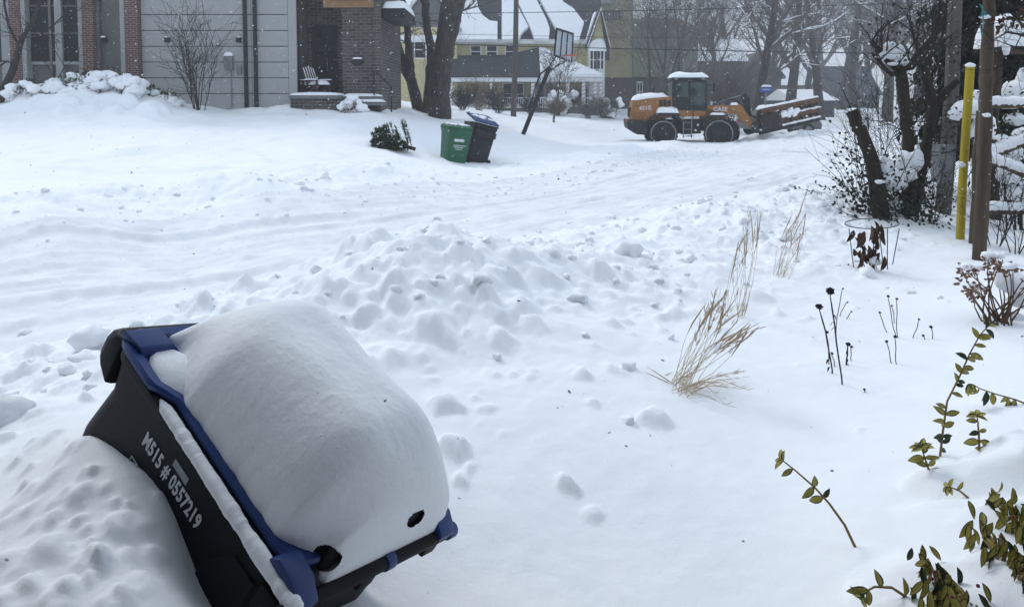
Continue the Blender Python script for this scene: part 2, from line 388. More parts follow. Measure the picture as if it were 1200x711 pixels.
# road centre line
RC = np.array([(-26, -8), (-16, -1.5), (-9, 3.4), (-4.3, 7.4), (-1.5, 9.9), (2.2, 14), (5.4, 19.5), (8.6, 27), (11.6, 36), (16, 52), (24, 80), (40, 120)], float)
def road_st(x, y):
    best = np.full(x.shape, 1e9); st = np.zeros(x.shape); tt = np.zeros(x.shape); acc = 0
    for a, b in zip(RC[:-1], RC[1:]):
        d = b - a; L = np.hypot(*d); d = d / L
        s = np.clip((x - a[0]) * d[0] + (y - a[1]) * d[1], 0, L); qx = x - a[0] - d[0] * s; qy = y - a[1] - d[1] * s
        r = np.hypot(qx, qy); m = r < best
        best[m] = r[m]; st[m] = (acc + s)[m]; tt[m] = np.where(qx * d[1] - qy * d[0] > 0, r, -r)[m]; acc += L   # t > 0: the camera's side
    return st, tt
core = np.arange(-.86, .8601, .0034)
side = .86 + np.cumsum(.0045 * 1.16 ** np.arange(36))
U = np.r_[-side[::-1], core, side]
YR = np.r_[np.arange(-8, .9, .25), .9 * np.exp(np.arange(0, math.log(170 / .9), .0068)), 190, 220, 280, 400, 700]
def wid(Y): return np.where(Y > .6, Y + .8, 1.4)
GX = U[None, :] * wid(YR)[:, None]; GY = np.repeat(YR[:, None], len(U), 1)
GZ = base_h(GX, GY)
rs, rt_ = road_st(GX, GY)
near = np.exp(-np.maximum(GY, 0) / 60)
lft = -1.3 - 2.0 * sstep(24, 36, rs); roadm = sstep(0, .7, rt_ - lft + .3) * (1 - sstep(2.5, 3.3, rt_))     # the ploughed strip widens towards the corner
# churned, rutted road surface
wob = .22 * pnoise(rs * .10, rs * 0 + 3, 5) + .05 * pnoise(rs * .5, rs * 0 + 9, 6)
tl = rt_ + wob
def groove(c, w, d):                                   # a tyre track with a small shoulder on either side
    q = (tl - c) / w; return -d * np.exp(-q ** 4) + d * .55 * np.exp(-((np.abs(q) - 1.55) / .45) ** 2)
fade = lambda k: .45 + .55 * sstep(-.25, .25, pnoise(rs * .16 + k * 7.1, rs * 0 + k, 8))
rut = sum(groove(c, w, d) * fade(k) for k, (c, w, d) in enumerate(((-2.3, .17, .03), (-.95, .16, .045), (-.5, .12, .022), (.1, .17, .03), (.62, .10, .018), (1.15, .19, .045), (1.8, .12, .022), (2.3, .16, .03))))
lugs = .010 * np.sin(rs * 22 + 3 * pnoise(rs * 2, tl * 3, 4)) * np.exp(-((tl + 1.35) / .2) ** 2) + .010 * np.sin(rs * 22 + 2) * np.exp(-((tl - 1.05) / .2) ** 2)
near_r = np.exp(-np.maximum(GY - 4, 0) / 30)
GZ += roadm * (rut + lugs + .030 * fbm(rs * .22, tl * 3.2, 11, 4) + (.012 * fbm(GX * 6, GY * 6, 17, 4) + .012 * np.abs(fbm(rs * 3, tl * 9, 19, 3))) * near_r)
# plough banks
nb = np.exp(-((rt_ - 4.1) / 1.15) ** 2); fb = np.exp(-((rt_ - lft + 1.1) / 1.0) ** 2) * (1 - sstep(24, 38, GY))
bank = np.clip(nb + fb * .8, 0, 1)
rough = bank * (1 - .95 * np.exp(-((GX - BC.x + .3) ** 2 + (GY - BC.y + .2) ** 2) / .9))
GZ += fb * (.09 + .09 * pnoise(rs * .5, rs * 0 + 4, 15))
GZ += nb * sstep(14, 20, rs) * (1 - sstep(60, 75, rs)) * (.12 + .09 * pnoise(rs * .35, rs * 0 + 2, 14)) * (1 - .9 * np.exp(-((GX - BC.x) ** 2 + (GY - BC.y) ** 2) / 1.2))
GZ += rough * (.09 * fbm(GX * 1.1, GY * 1.1, 21, 5) + .075 * np.abs(fbm(GX * 2.6, GY * 2.6, 25, 5)) + .03 * np.clip(fbm(GX * 7, GY * 7, 29, 3), 0, 1))
GZ += (1 - roadm) * (.035 * fbm(GX * .45, GY * .45, 31, 3) * sstep(2, 12, GY) + .010 * fbm(GX * 1.5 + .3 * GY, GY * .8, 35, 4) + .0025 * fbm(GX * 9, GY * 9, 38, 3))
GZ += sstep(14, 25, GY) * (1 - roadm) * .08 * fbm(GX * .5, GY * .3, 41, 4)
# lumps thrown up by the plough, stamped into the relief
rng = random.Random(5)
ST = np.zeros_like(GZ)
def stamp(x, y, r, h, sq=1.0, ang=0.0, pw=2.4, soft=False):
    rows = np.searchsorted(YR, [y - r * 1.4, y + r * 1.4]); 
    if rows[1] <= rows[0]: return
    w0 = float(wid(np.array([y]))[0]); cols = np.searchsorted(U, [(x - r * 1.5) / w0 - .01, (x + r * 1.5) / w0 + .01])
    sl_ = (slice(rows[0], rows[1]), slice(cols[0], cols[1])); dx = GX[sl_] - x; dy = GY[sl_] - y
    if dx.size == 0: return
    c, s = math.cos(ang), math.sin(ang); a = (dx * c + dy * s) / r; b = (-dx * s + dy * c) / (r * sq)
    q = a * a + b * b + .6 * pnoise(dx / r * 1.5 + x * 3, dy / r * 1.5 + y * 3, 3)
    k = np.clip(1 - np.clip(q, 0, None) ** (pw / 2), 0, None) ** .6 if not soft else np.clip(1 - np.clip(q * .75, 0, None), 0, None) ** 1.7 * 1.15
    if not soft:                                          # broken faces
        for _ in range(2):
            th = rng.uniform(0, 6.283); k = np.minimum(k, np.clip(rng.uniform(.95, 1.3) + 1.7 * (a * math.cos(th) + b * math.sin(th)), 0, None))
        k = np.minimum(k, .72 + .18 * k)
    nw = h * k * (1 + .2 * np.clip(a, -1, 1)); ol = ST[sl_]; ST[sl_] = np.maximum(ol, nw) + .22 * np.minimum(ol, nw)      # lumps overlap rather than pile up
def bank_spot(t, s): # point beside the road
    acc = 0
    for a, b in zip(RC[:-1], RC[1:]):
        d = b - a; L = np.hypot(*d)
        if s <= acc + L or b is RC[-1]:
            d = d / L; return a[0] + d[0] * (s - acc) + d[1] * t, a[1] + d[1] * (s - acc) - d[0] * t
        acc += L
for i in range(10000):
    s = rng.uniform(12, 62); t = rng.gauss(4.45, .85) if rng.random() < .66 else rng.gauss(-2.5 - 2.0 * max(0, min(1, (s - 24) / 12)), .75)
    x, y = bank_spot(t, s); r = min(.15, rng.lognormvariate(-3.25, .55))
    if math.hypot(x - BC.x + .25, y - BC.y + .2) < .95 and rng.random() < .85: continue
    if r > .07 and (t < 3.4 or t > 5.6): r *= .5
    stamp(x, y, r, r * (rng.uniform(.35, .8) if r < .06 else rng.uniform(.22, .45)), rng.uniform(.5, 1), rng.uniform(0, 3.1), rng.choice((1.8, 2.6, 4)), rng.random() < .2)
for i in range(500):
    s = rng.uniform(10, 50); t = rng.uniform(-3, 3); x, y = bank_spot(t, s); r = min(.12, rng.lognormvariate(-3.3, .45)); stamp(x, y, r, r * rng.uniform(.2, .6), rng.uniform(.5, 1), rng.uniform(0, 3.1))
for px, py, z, r, h in ((428, 336, .5, .2, .14), (470, 326, .52, .16, .08), (525, 320, .52, .2, .10), (500, 350, .48, .14, .06), (575, 378, .44, .12, .11), (600, 356, .44, .1, .06), (545, 350, .48, .14, .07), (455, 345, .5, .1, .06), (520, 390, .5, .14, .05),
                        (700, 324, .46, .13, .10), (665, 570, .26, .055, .045), (770, 490, .28, .09, .05), (690, 600, .24, .05, .02), (525, 480, .36, .1, .05), (530, 540, .3, .08, .05), (720, 440, .3, .07, .03),
                        (85, 590, .72, .06, 0.022), (135, 605, .74, .07, 0.025), (110, 650, .72, .065, 0.028), (40, 655, .7, .10, 0.028), (35, 585, .68, .08, 0.019), (88, 548, .70, .05, 0.012), (170, 665, .7, .05, 0.012), (15, 700, .7, .07, 0.025), (140, 695, .7, .05, 0.019), (70, 700, .7, .06, 0.019), (55, 620, .7, .045, 0.015), (150, 635, .72, .04, 0.012), (60, 530, .62, .06, 0.019), (20, 620, .66, .05, 0.015), (100, 620, .72, .03, 0.012), (60, 570, .7, .03, 0.011), (120, 575, .74, .035, 0.011), (80, 640, .72, .03, 0.012), (30, 545, .6, .05, 0.012), (180, 630, .7, .03, .015)):
    p = WZ(px, py, z); stamp(p.x, p.y, r, h, rng.uniform(.7, 1), rng.uniform(0, 3), 2.4, px < 240)
for i in range(60):
    p = WZ(rng.uniform(410, 620), rng.uniform(312, 400), .48); r = rng.uniform(.03, .13); stamp(p.x, p.y, r, r * rng.uniform(.3, .55), rng.uniform(.6, 1), rng.uniform(0, 3.1), rng.choice((1.8, 3, 4)))
for i in range(35):
    p = WZ(rng.uniform(-40, 190), rng.uniform(500, 711), .69); r = rng.uniform(.012, .04); stamp(p.x, p.y, r, r * rng.uniform(.3, .8), rng.uniform(.6, 1), rng.uniform(0, 3.1), 2.4, True)
# snow lying over the garden shrubs bottom right
for px, py, z, r, h in ((1150, 545, .38, .28, .09), (1190, 525, .40, .26, .12), (1180, 600, .38, .26, .07), (1080, 680, .3, .26, .05), (1195, 690, .36, .22, .07), (1130, 620, .36, .3, .05)):
    p = WZ(px, py, z); stamp(p.x, p.y, r, h, rng.uniform(.75, 1), rng.uniform(0, 3), 1.5)
for i in range(90):
    px = rng.uniform(20, 185); p = W(px, rng.uniform(98, 128), rng.uniform(22.5, 25.3)); r = rng.uniform(.18, .6); stamp(p.x, p.y, r, r * rng.uniform(.2, .5), rng.uniform(.5, 1), rng.uniform(0, 3.1), 2.4, rng.random() < .6)
for i in range(160):
    p = W(rng.uniform(-60, 470), rng.uniform(130, 215), 20); x, y = p.x * rng.uniform(.6, 1.1), rng.uniform(13, 24); r = rng.uniform(.3, 1.3); stamp(x, y, r, r * rng.uniform(.03, .10), rng.uniform(.3, 1), rng.uniform(-.5, .5), 2.4, True)
# heaps along the house front, round the porch and before the loader
for px, py, y, r, h in ((60, 112, 24, 1.7, .35), (120, 108, 24.5, 1.5, .3), (170, 116, 25, 1.2, .22), (300, 128, 26, .8, .12), (330, 128, 26, .8, .15), (900, 158, 36.5, 1.4, .25), (935, 158, 37, 1.5, .25), (960, 156, 37, 1.2, .2), (560, 130, 36, 2.2, .35), (100, 255, 11, 1.6, .1), (230, 248, 11.5, 1.3, .08), (320, 245, 11.8, 1.2, .08)):
    p = W(px, py, y); stamp(p.x, p.y, r, h, rng.uniform(.6, 1), rng.uniform(0, 3), 1.5)
for _ in range(1):                                         # settle: takes the points off the lumps
    ST[1:-1, 1:-1] = .6 * ST[1:-1, 1:-1] + .10 * (ST[2:, 1:-1] + ST[:-2, 1:-1] + ST[1:-1, 2:] + ST[1:-1, :-2])
GZ += ST
def gz(x, y):                                         # finished height under a point
    i = int(np.clip(np.searchsorted(YR, y) - 1, 0, len(YR) - 2)); f = (y - YR[i]) / (YR[i + 1] - YR[i])
    def row(k): return float(np.interp(x / float(wid(np.array([YR[k]]))[0]), U, GZ[k]))
    return row(i) * (1 - f) + row(i + 1) * f
def G(px, py, lo=.6, hi=120):                         # first point of the snow seen at a pixel
    r = ray(px, py); k = lo
    while k < hi:
        x, y, z = r.x * k, r.y * k, CH + r.z * k
        if z <= gz(x, y): break
        k *= 1.006
    return Vector((r.x * k, r.y * k, gz(r.x * k, r.y * k)))
nr, nc = GX.shape
idx = np.arange(nr * nc).reshape(nr, nc)
quads = np.stack([idx[:-1, :-1], idx[:-1, 1:], idx[1:, 1:], idx[1:, :-1]], -1).reshape(-1, 4)
P3 = np.stack([GX, GY, GZ], -1).reshape(-1, 3)
du = np.gradient(P3.reshape(nr, nc, 3), axis=1); dv = np.gradient(P3.reshape(nr, nc, 3), axis=0)
NN = np.cross(du, dv); NN /= np.linalg.norm(NN, axis=-1, keepdims=True) + 1e-12; NN = NN.reshape(-1, 3)
on_road = ((rt_ > lft - .1) & (rt_ < 3.0) & (GY < 118)).ravel()
qm = on_road[quads].all(1)
def sheet(name, q, m):
    used, inv = np.unique(q, return_inverse=True); inv = inv.reshape(-1, 4)
    me = bpy.data.meshes.new(name); me.vertices.add(len(used)); me.vertices.foreach_set('co', P3[used].astype(np.float32).ravel())
    me.loops.add(inv.size); me.loops.foreach_set('vertex_index', inv.astype(np.int32).ravel())
    me.polygons.add(len(inv)); me.polygons.foreach_set('loop_start', np.arange(0, inv.size, 4, dtype=np.int32))
    me.polygons.foreach_set('use_smooth', np.ones(len(inv), bool))
    me.update(calc_edges=True); me.validate()
    me.normals_split_custom_set_from_vertices(NN[used].tolist())
    me.materials.append(MATS[m]); o = bpy.data.objects.new(name, me); COL.objects.link(o); o['kind'] = 'structure'
    return o
sheet('ground', quads[~qm], 'snow'); sheet('road', quads[qm], 'packed_snow')

# loose snow lumps lying on the banks
def clods():
    m = MB(); r_ = random.Random(9)
    for i in range(1700):
        s = r_.uniform(13, 50); t = r_.gauss(4.2, .8) if r_.random() < .7 else r_.gauss(-2.5, .8); x, y = bank_spot(t, s)
        r = min(.10, r_.lognormvariate(-3.55, .5))
        if (Vector((x, y, gz(x, y))) - BC).length < .6 or y < 1.5: continue
        rot = Matrix.Rotation(r_.uniform(0, 6), 3, 'Z') @ Matrix.Rotation(r_.uniform(-.6, .6), 3, 'X')
        m.blob((x, y, gz(x, y) + r * .05), (r, r * r_.uniform(.6, 1), r * r_.uniform(.5, .8)), i * .37, .75, 2 if r > .02 else 1, 1.3, rot)
    o = m.build('snow_clods', 'snow', smooth=180, fix=False); o['kind'] = 'stuff'; o['label'] = 'small loose snow clods scattered over the plough banks'; o['category'] = 'snow'
clods()

# ---------------------------------------------------------------- unseen house added behind the camera to shade the front garden
def shade_house():
    t = thing('unseen_shade_house', 'unseen brick house front and porch roof added behind the camera to shade the garden', 'house', (1, -2.2, 0))
    MB().bx(-9, 10, -2.6, -2.201, -.2, 7.5).build('wall', 'brick_red', t)
    MB().bx(-7.4, 9.4, -2.9, -1.5, 7.5, 7.75).build('eave', 'trim_grey', t)
    MB().bx(-8.4, 9.4, -2.2, 1.9, 2.7, 2.9).build('porch_roof', 'trim_grey', t)  # added roof, drawn far out to keep skylight off the near snow
    MB().bx(-8.3, -8.1, 1.6, 1.8, -.2, 2.7).build('shade_roof_post', 'white_paint', t)
    MB().bx(9.1, 9.3, 1.6, 1.8, -.2, 2.7).build('shade_roof_post', 'white_paint', t)
shade_house()

# ---------------------------------------------------------------- tipped recycling cart in the snow bank
def rrect(hx, y0, y1, z, r, n=5, dz=lambda x, y: 0):
    out = []
    for cx, cy_, a0 in ((hx - r, y1 - r, 0), (-hx + r, y1 - r, 90), (-hx + r, y0 + r, 180), (hx - r, y0 + r, 270)):
        for k in range(n + 1):
            a = R(a0 + 90 * k / n); x = cx + r * math.cos(a); y = cy_ + r * math.sin(a); out.append((x, y, z + dz(x, y)))
    return out
def near_cart():
    t = thing('recycling_cart', 'large black recycling cart with blue lid tipped sideways under a thick snow dome', 'recycling cart', tuple(BM.translation), world=False)
    t.matrix_world = BM
    hw, hd = BW / 2, BD / 2
    fx = lambda z: hw * (.78 + .185 * (z - .06) / (BH - .09))
    b = MB()
    b.loft([rrect(hw * .74, -hd * .80, hd * .72, .02, .05), rrect(fx(.06), -hd * .84, hd * .76, .06, .06), rrect(fx(BH - .30), -hd + .0, hd * .88, BH - .30, .07),
            rrect(fx(BH - .13), -hd + .035, hd * .90, BH - .13, .07), rrect(fx(BH - .03), -hd + .01, hd * .94, BH - .03, .07)])
    body = b.build('body', 'plastic_scuffed', t, smooth=38)
    m = MB(); m.loft([rrect(hw * .985, -hd * 1.0, hd * .955, BH - .029, .075), rrect(hw * .99, -hd * 1.0, hd * .96, BH - .024, .075), rrect(hw * .99, -hd * 1.0, hd * .96, BH - .004, .075), rrect(hw * .97, -hd * .985, hd * .94, BH, .07)])
    m.build('rim', 'plastic_black', t, smooth=40)
    # front grab pocket under the rim
    m = MB(); prof = [(.02, -.004), (-.035, -.002), (-.062, .019), (-.073, .05), (-.069, .095), (-.045, .108), (.045, .130)]
    rings = []
    for x, k in ((-hw * .95, .5), (-hw * .90, .9), (-hw * .8, 1), (hw * .8, 1), (hw * .90, .92), (hw * .955, .55)):
        rings.append([(x, -hd + .02 + (y - .02) * k, BH - z) for y, z in prof])
    m.loft(rings); m.build('grab_pocket', 'plastic_black', t, bevel=.006, smooth=45)
    # lid: shallow tray with a raised border, drawn in along the side behind the notch
    def ring(i, z, r=.08):
        q = rrect(hw * 1.0 - i, -hd * 1.0 + i - .012, hd * .93 - i * .6, z, r); x = q[-1][0]; y0, y1 = q[-1][1], q[0][1]
        q += [(x, y0 + (y1 - y0) * f, z) for f in (.1, .16, .2, .24, .3, .4, .6, .8, .92)]
        return [(x_ - (.045 * max(0, min(1, (y_ + .23) / .07)) * (1 if x_ > 0 else 0) * (1 if i < .2 else 0)), y_, z_) for x_, y_, z_ in q]
    m = MB(); m.loft([ring(.0, BH + .002), ring(-.003, BH + .006), ring(-.003, BH + .015), ring(.006, BH + .022), ring(.032, BH + .020), ring(.040, BH + .010), ring(.3, BH + .014, .015)])
    lid = m.build('lid', 'plastic_blue', t, smooth=35)
    # raised front corner with its grip
    m = MB(); m.prism([(hw - .006, -hd + .0, BH + .012), (hw - .006, -hd + .012, BH + .04), (hw - .02, -hd + .085, BH + .038), (hw - .03, -hd + .10, BH + .012)], (-.11, 0, 0)); m.build('grip', 'plastic_blue', lid, bevel=.008, smooth=40)
    m = MB(); m.tube([(hw - .165, -hd + .13, BH + .058), (hw - .17, -hd + .20, BH + .062), (hw - .165, -hd + .25, BH + .056)], [.006, .009, .006], 6); m.build('grip_edge', 'plastic_blue', lid, smooth=60)
    # hinge arms, handle bar with clips
    for sx in (1, -1):
        m = MB(); x = sx * (hw - .045)
        m.prism([(x - .035, hd * .80, BH + .012), (x - .035, hd * .86, BH + .04), (x - .035, hd * 1.0, BH + .032), (x - .035, hd + .05, BH + .0), (x - .035, hd + .042, BH - .04), (x - .035, hd * .93, BH - .015)], (.07, 0, 0))
        m.build('hinge_arm', 'plastic_blue', lid, bevel=.007, smooth=40)
    h = MB(); h.tube([(hw + .05, hd + .028, BH - .022), (-hw - .002, hd + .028, BH - .022)], .019, 14); hd_ = h.build('handle', 'plastic_black', t, smooth=50)
    for x0, x1, r in ((-.055, -.02, .0225), (-hw - .014, -hw + .02, .0235)):
        m = MB(); m.tube([(x0, hd + .028, BH - .022), (x1, hd + .028, BH - .022)], r, 14); m.build('handle_clip', 'plastic_blue', hd_, bevel=.003, smooth=50)
    for x in (-hw * .86, hw * .9, 0):
        MB().bx(x - .03, x + .03, hd * .86, hd + .03, BH - .1, BH - .03).build('handle_bracket', 'plastic_black', t, bevel=.008, smooth=40)
    # wheel wells and wheels at the buried rear foot
    for sx in (1, -1):
        w = MB(); x = sx * hw * .80
        w.tube([(x - .035, hd * .76, .10), (x - .03, hd * .76, .10), (x + .03, hd * .76, .10), (x + .035, hd * .76, .10)], [.09, .12, .12, .09], 24)
        wo = w.build('wheel', 'tyre', t, smooth=40)
        MB().tube([(x - .038, hd * .76, .10), (x + .038, hd * .76, .10)], .05, 16).build('hub', 'plastic_dark', wo, smooth=40)
    # recessed panel low on the side towards the rear
    def side(y, z, o=.0): return Vector((fx(z) + o, y, z))          # point on the sloping side in view
    m = MB(); m.prism([side(hd * .46, BH - .15, .002), side(hd * .62, BH - .06, .002), side(hd * .82, BH - .06, .002), side(hd * .80, BH - .42, .002), side(hd * .40, BH - .42, .002)], (.004, 0, 0)); m.build('side_panel', 'plastic_scuffed', body, bevel=.002)
    # printed number on the side; reads with the lid up
    n_ = Vector((BH - .09, 0, -hw * .185)).normalized(); yv = Vector((0, 1, 0)); up = n_.cross(yv).normalized()
    def at(y, z): p = side(y, z); return p + n_ * .0016
    text_mesh('serial_number', 'M515 # 0557219', 'print_white', body, .058, mtx(at(-.165, BH - .128), yv, up, n_), .0006, 1.06, .0017, .70)
    m = MB(); p = at(-.035, BH - .078); m.add([p, p + yv * .07, p + yv * .07 + up * .022, p + up * .022], [(0, 1, 2, 3)]); m.build('printed_label', 'print_grey', body)
    # outlined emblem on the flank, half hidden by the bank
    for k, (y, z, s) in enumerate(((-.175, BH - .235, .05), (-.11, BH - .24, .05))):
        m = MB(); a = [at(y, z), at(y + s * .7, z), at(y + s, z + s * .5), at(y + s * .7, z + s), at(y, z + s), at(y, z)]
        m.tube([q + n_ * .0005 for q in a], .0022, 4); m.build('emblem', 'print_white', body)
    # snow: the dome on the lid, the ledge on the rim, the pocket on the lid
    nx, ny = 240, 270; vs = []; fs = []; hole = []
    y0, y1 = -hd + .02, hd + .020
    sm = lambda a, b, x: (lambda q: q * q * (3 - 2 * q))(max(0, min(1, (x - a) / (b - a))))
    ed = lambda s_, w: max(0, 1 - (1 - min(1, max(0, s_) / w)) ** 2.1) ** .55
    def dome(u, v):
        uu = math.sin(u * math.pi / 2); vv = math.sin(v * math.pi / 2)
        y = (y0 + y1) / 2 + vv * (y1 - y0) / 2 + (.012 * mnoise.noise(Vector((u * 4, 8, 1))) * (1 - v) * .5)
        x0l = hw - .057 - .095 * (1 - sm(-hd + .08, -hd + .30, y)) - .075 * sm(hd - .13, hd - .03, y); xl = x0l + (.007 * mnoise.noise(Vector((y * 13, 3, 1))) + .003 * mnoise.noise(Vector((y * 40, 3, 1)))) * max(0, uu) ** 30
        x = -hw + .005 + (uu + 1) / 2 * (xl + hw - .005)
        xs = (uu + 1) / 2 * (x0l + hw) - hw; k = ed(x0l - xs, .24) * ed(x + hw, .22) * ed(y - y0, .20) * ed(y1 - y, .27)
        q = Vector((x * 9, y * 9, 1))
        z = BH + .008 + .255 * k * (1 + .08 * vv) * (1 + .05 * mnoise.noise(q * .5) + .007 * mnoise.noise(q * 1.7)) + .0010 * mnoise.noise(q * 5) + .0006 * mnoise.noise(q * 16) - .024 * sm(hd * .95, hd, y)
        return Vector((x, y, z))
    def pix(p):
        v = BM @ p - Vector((0, 0, CH)); dd = v.dot(_f); return PX + FPX * v.x / dd, PY - FPX * v.dot(_u) / dd
    grid = [dome(-1 + 2 * i / nx, -1 + 2 * j / ny) for i in range(nx + 1) for j in range(ny + 1)]
    HC = []                                                    # two gaps melted through beside the handle
    for tx, ty, r in ((382, 655, .034), (488, 606, .028)):
        c = min((p for p in grid if p.y > hd * .6), key=lambda p: (pix(p)[0] - tx) ** 2 + (pix(p)[1] - ty) ** 2); HC.append((c, r))
    hole = [any(math.hypot((p.x - c.x) * .75, p.y - c.y, (p.z - c.z) * 1.15) * (1 + .2 * mnoise.noise(p * 22)) < r for c, r in HC) for p in grid]
    ho = MB(); hv = []; hf = []
    for i in range(nx):
        for j in range(ny):
            f = (i * (ny + 1) + j, (i + 1) * (ny + 1) + j, (i + 1) * (ny + 1) + j + 1, i * (ny + 1) + j + 1)
            if all(hole[q] for q in f): hf.append(f)
            else: fs.append(f)
    m = MB(); m.add(grid, fs); m.build('snow_dome', 'snow', t, smooth=180)
    for c, r in HC:                                            # black sheet just behind the snow paints the dark depth of each gap
        own = [f for f in hf if (grid[f[0]] - c).length < r * 1.9]; used = sorted({q for f in own for q in f}); ix = {q: k for k, q in enumerate(used)}
        if own: MB().add([grid[q] + Vector((0, -.010, -.006)) for q in used], [tuple(ix[q] for q in f) for f in own]).build('gap_dark_sheet', 'plastic_black', lid)
    rings = []
    for k in range(221):
        f = k / 220; y = -hd + .22 + f * (hd * 1.72 - .03); e = min(1, f * 12, (1 - f) * 25 + .1); q = mnoise.noise(Vector((y * 14, 1, 2))); q2 = mnoise.noise(Vector((y * 45, 5, 2)))
        q3 = mnoise.noise(Vector((y * 110, 7, 2))); wdt = (.030 + .004 * q + .0022 * q2 + .0012 * q3) * e; hgt = (.009 + .008 * f + .003 * q + .0015 * q2 + .001 * q3) * e; xc = hw * .99 - .016
        rings.append([(xc + wdt * .62 * math.cos(a) + .006 * f, y, BH - .004 + hgt * math.sin(a) * 1.25) for a in [R(-25 + 230 * i / 12) for i in range(13)]])
    m = MB(); m.loft(rings); m.build('rim_snow', 'snow', t, smooth=180)
    m = MB(); m.blob((hw - .10, -hd + .175, BH + .010), (.075, .10, .028), 4, .2, 3); m.build('lid_snow', 'snow', lid, smooth=180)
near_cart()

# ---------------------------------------------------------------- garden plants
def stemline(p, q, bend, n=6, seed=0):
    p = Vector(p); q = Vector(q); r_ = random.Random(seed); s = (q - p).cross(Vector((0, 1, 0))).normalized()
    return [p.lerp(q, i / n) + s * bend * math.sin(math.pi * i / n) + Vector((r_.uniform(-1, 1), r_.uniform(-1, 1), 0)) * .004 for i in range(n + 1)]
def grass_clump(name, label, base_px, tips, n, seed, wid_=.0035):
    b = G(*base_px); t = thing(name, label, 'grass', b, 'dry ornamental grasses in the bank'); r_ = random.Random(seed); st = MB(); hd_ = MB()
    for i in range(n):
        tx, ty, dy = r_.choice(tips); tip = W(tx + r_.gauss(0, 7), ty + r_.gauss(0, 8), b.y + dy + r_.gauss(0, .08))
        p = b + Vector((r_.gauss(0, .035), r_.gauss(0, .05), -.03)); pts = stemline(p, tip, r_.uniform(-.06, .06), 8, i)
        st.tube(pts, [wid_ * (1 - .7 * k / 8) for k in range(9)], 3)
        if r_.random() < .7:       # feathery seed head
            hp = pts[5:]; hd_.tube(hp, [.0015, .0045, .004, .0008], 4)
            for k in range(7):
                f = r_.uniform(.55, 1); q = p.lerp(tip, f) + Vector((r_.gauss(0, .004), 0, r_.gauss(0, .004))); hd_.leaf(q, (tip - p).normalized() + Vector((r_.gauss(0, .25), r_.gauss(0, .25), r_.gauss(0, .15))), (0, -1, .2), r_.uniform(.03, .06), .004)
    for i in range(n // 4):        # broken leaves near the foot
        p = b + Vector((r_.gauss(0, .05), r_.gauss(0, .05), 0)); a = r_.uniform(-.5, 2.6)
        st.leaf(p, (math.cos(a), r_.uniform(-.5, .3), r_.uniform(.1, .9)), (0, -1, .3), r_.uniform(.08, .22), .006, curl=r_.uniform(0, .5))
    st.build('stalks', 'grass_dry', t, fix=False); hd_.build('seed_heads', 'grass_head', t, fix=False)
grass_clump('ornamental_grass', 'largest tan grass clump bent right out of the snow bank, with broken blades', (790, 452), [(832, 340, .1), (845, 335, .1), (850, 350, .15), (855, 352, .05), (880, 385, -.1), (838, 350, 0), (848, 345, 0), (862, 365, .1)], 24, 1, .0024)
grass_clump('ornamental_grass', 'narrow upright tan grass clump behind the largest one', (862, 372), [(882, 245, .1), (870, 270, .1), (876, 262, 0), (880, 255, .1), (868, 290, .2)], 12, 2, .0024)
grass_clump('ornamental_grass', 'pale grass clump farthest back in the bank, near the thorny shrub', (912, 325), [(942, 242, .2), (938, 255, 0), (925, 262, .1), (945, 265, .2), (935, 280, .3), (920, 275, .1)], 15, 3, .0024)
def flat_blades():
    b = G(800, 462); t = thing('grass_blades', 'fallen dry grass blades lying low on the snow beside the largest clump', 'grass', b, 'dry ornamental grasses in the bank'); st = MB(); r_ = random.Random(4)
    for i in range(10):
        tx, ty = r_.choice(((868, 445), (872, 458), (860, 440), (845, 486), (850, 452), (862, 462))); q = G(tx + r_.gauss(0, 4), ty + r_.gauss(0, 3)); q.z += r_.uniform(.0, .05)
        p = b + Vector((r_.gauss(0, .04), r_.gauss(0, .06), r_.uniform(-.01, .03))); mid = p.lerp(q, .5) + Vector((0, 0, r_.uniform(.0, .07)))
        st.tube([p, mid, q], [.0026, .0022, .001], 3)
        for k in range(5): st.leaf(mid.lerp(q, r_.random()), (1, r_.gauss(0, .3), r_.gauss(0, .3)), (0, -.3, 1), .04, .004)
    st.build('stalks', 'grass_dry', t, fix=False)
flat_blades()
def seed_stems(name, label, stems, seed):
    b = G(*stems[0][0]); t = thing(name, label, 'seed stems', b, 'dead coneflower stalks'); r_ = random.Random(seed); st = MB()
    for (bp, tp, r) in stems:
        p = G(*bp); q = W(tp[0], tp[1], p.y + .03); p.z -= .05
        st.tube(stemline(p, q, r_.uniform(-.012, .012), 6, seed), [.0042 if r > .012 else .0026] * 6 + [.002], 5)
        h = MB(); h.blob(q, (r, r, r * .8), r_.random() * 9, .5, 2, 4)
        for k in range(14): 
            a = r_.uniform(0, 6.28); h.leaf(q + Vector((0, 0, -r * .3)), (math.cos(a), math.sin(a), r_.uniform(-.9, .4)), (0, 0, 1), r * r_.uniform(1, 1.6), r * .3)
        h.build('seed_head', 'seed_dark', t, smooth=60, fix=False)
        if r > .012:
            for k in range(3):
                f = r_.uniform(.15, .8); c = p.lerp(q, f); a = r_.uniform(0, 6.3); st.leaf(c, (math.cos(a), math.sin(a), -.6), (0, 0, 1), .03, .012, curl=.5)
    st.build('stalks', 'stem_dark', t, fix=False)
seed_stems('coneflower_stalks', 'tallest dark coneflower stalks with two fat round seed heads', [((988, 452), (973, 341), .021), ((976, 439), (960, 359), .019), ((990, 430), (994, 403), .013), ((999, 424), (998, 406), .009), ((970, 428), (969, 389), .010), ((980, 432), (975, 414), .008), ((982, 372), (993, 354), .006), ((990, 376), (998, 365), .006), ((978, 395), (988, 338), .006)], 11)
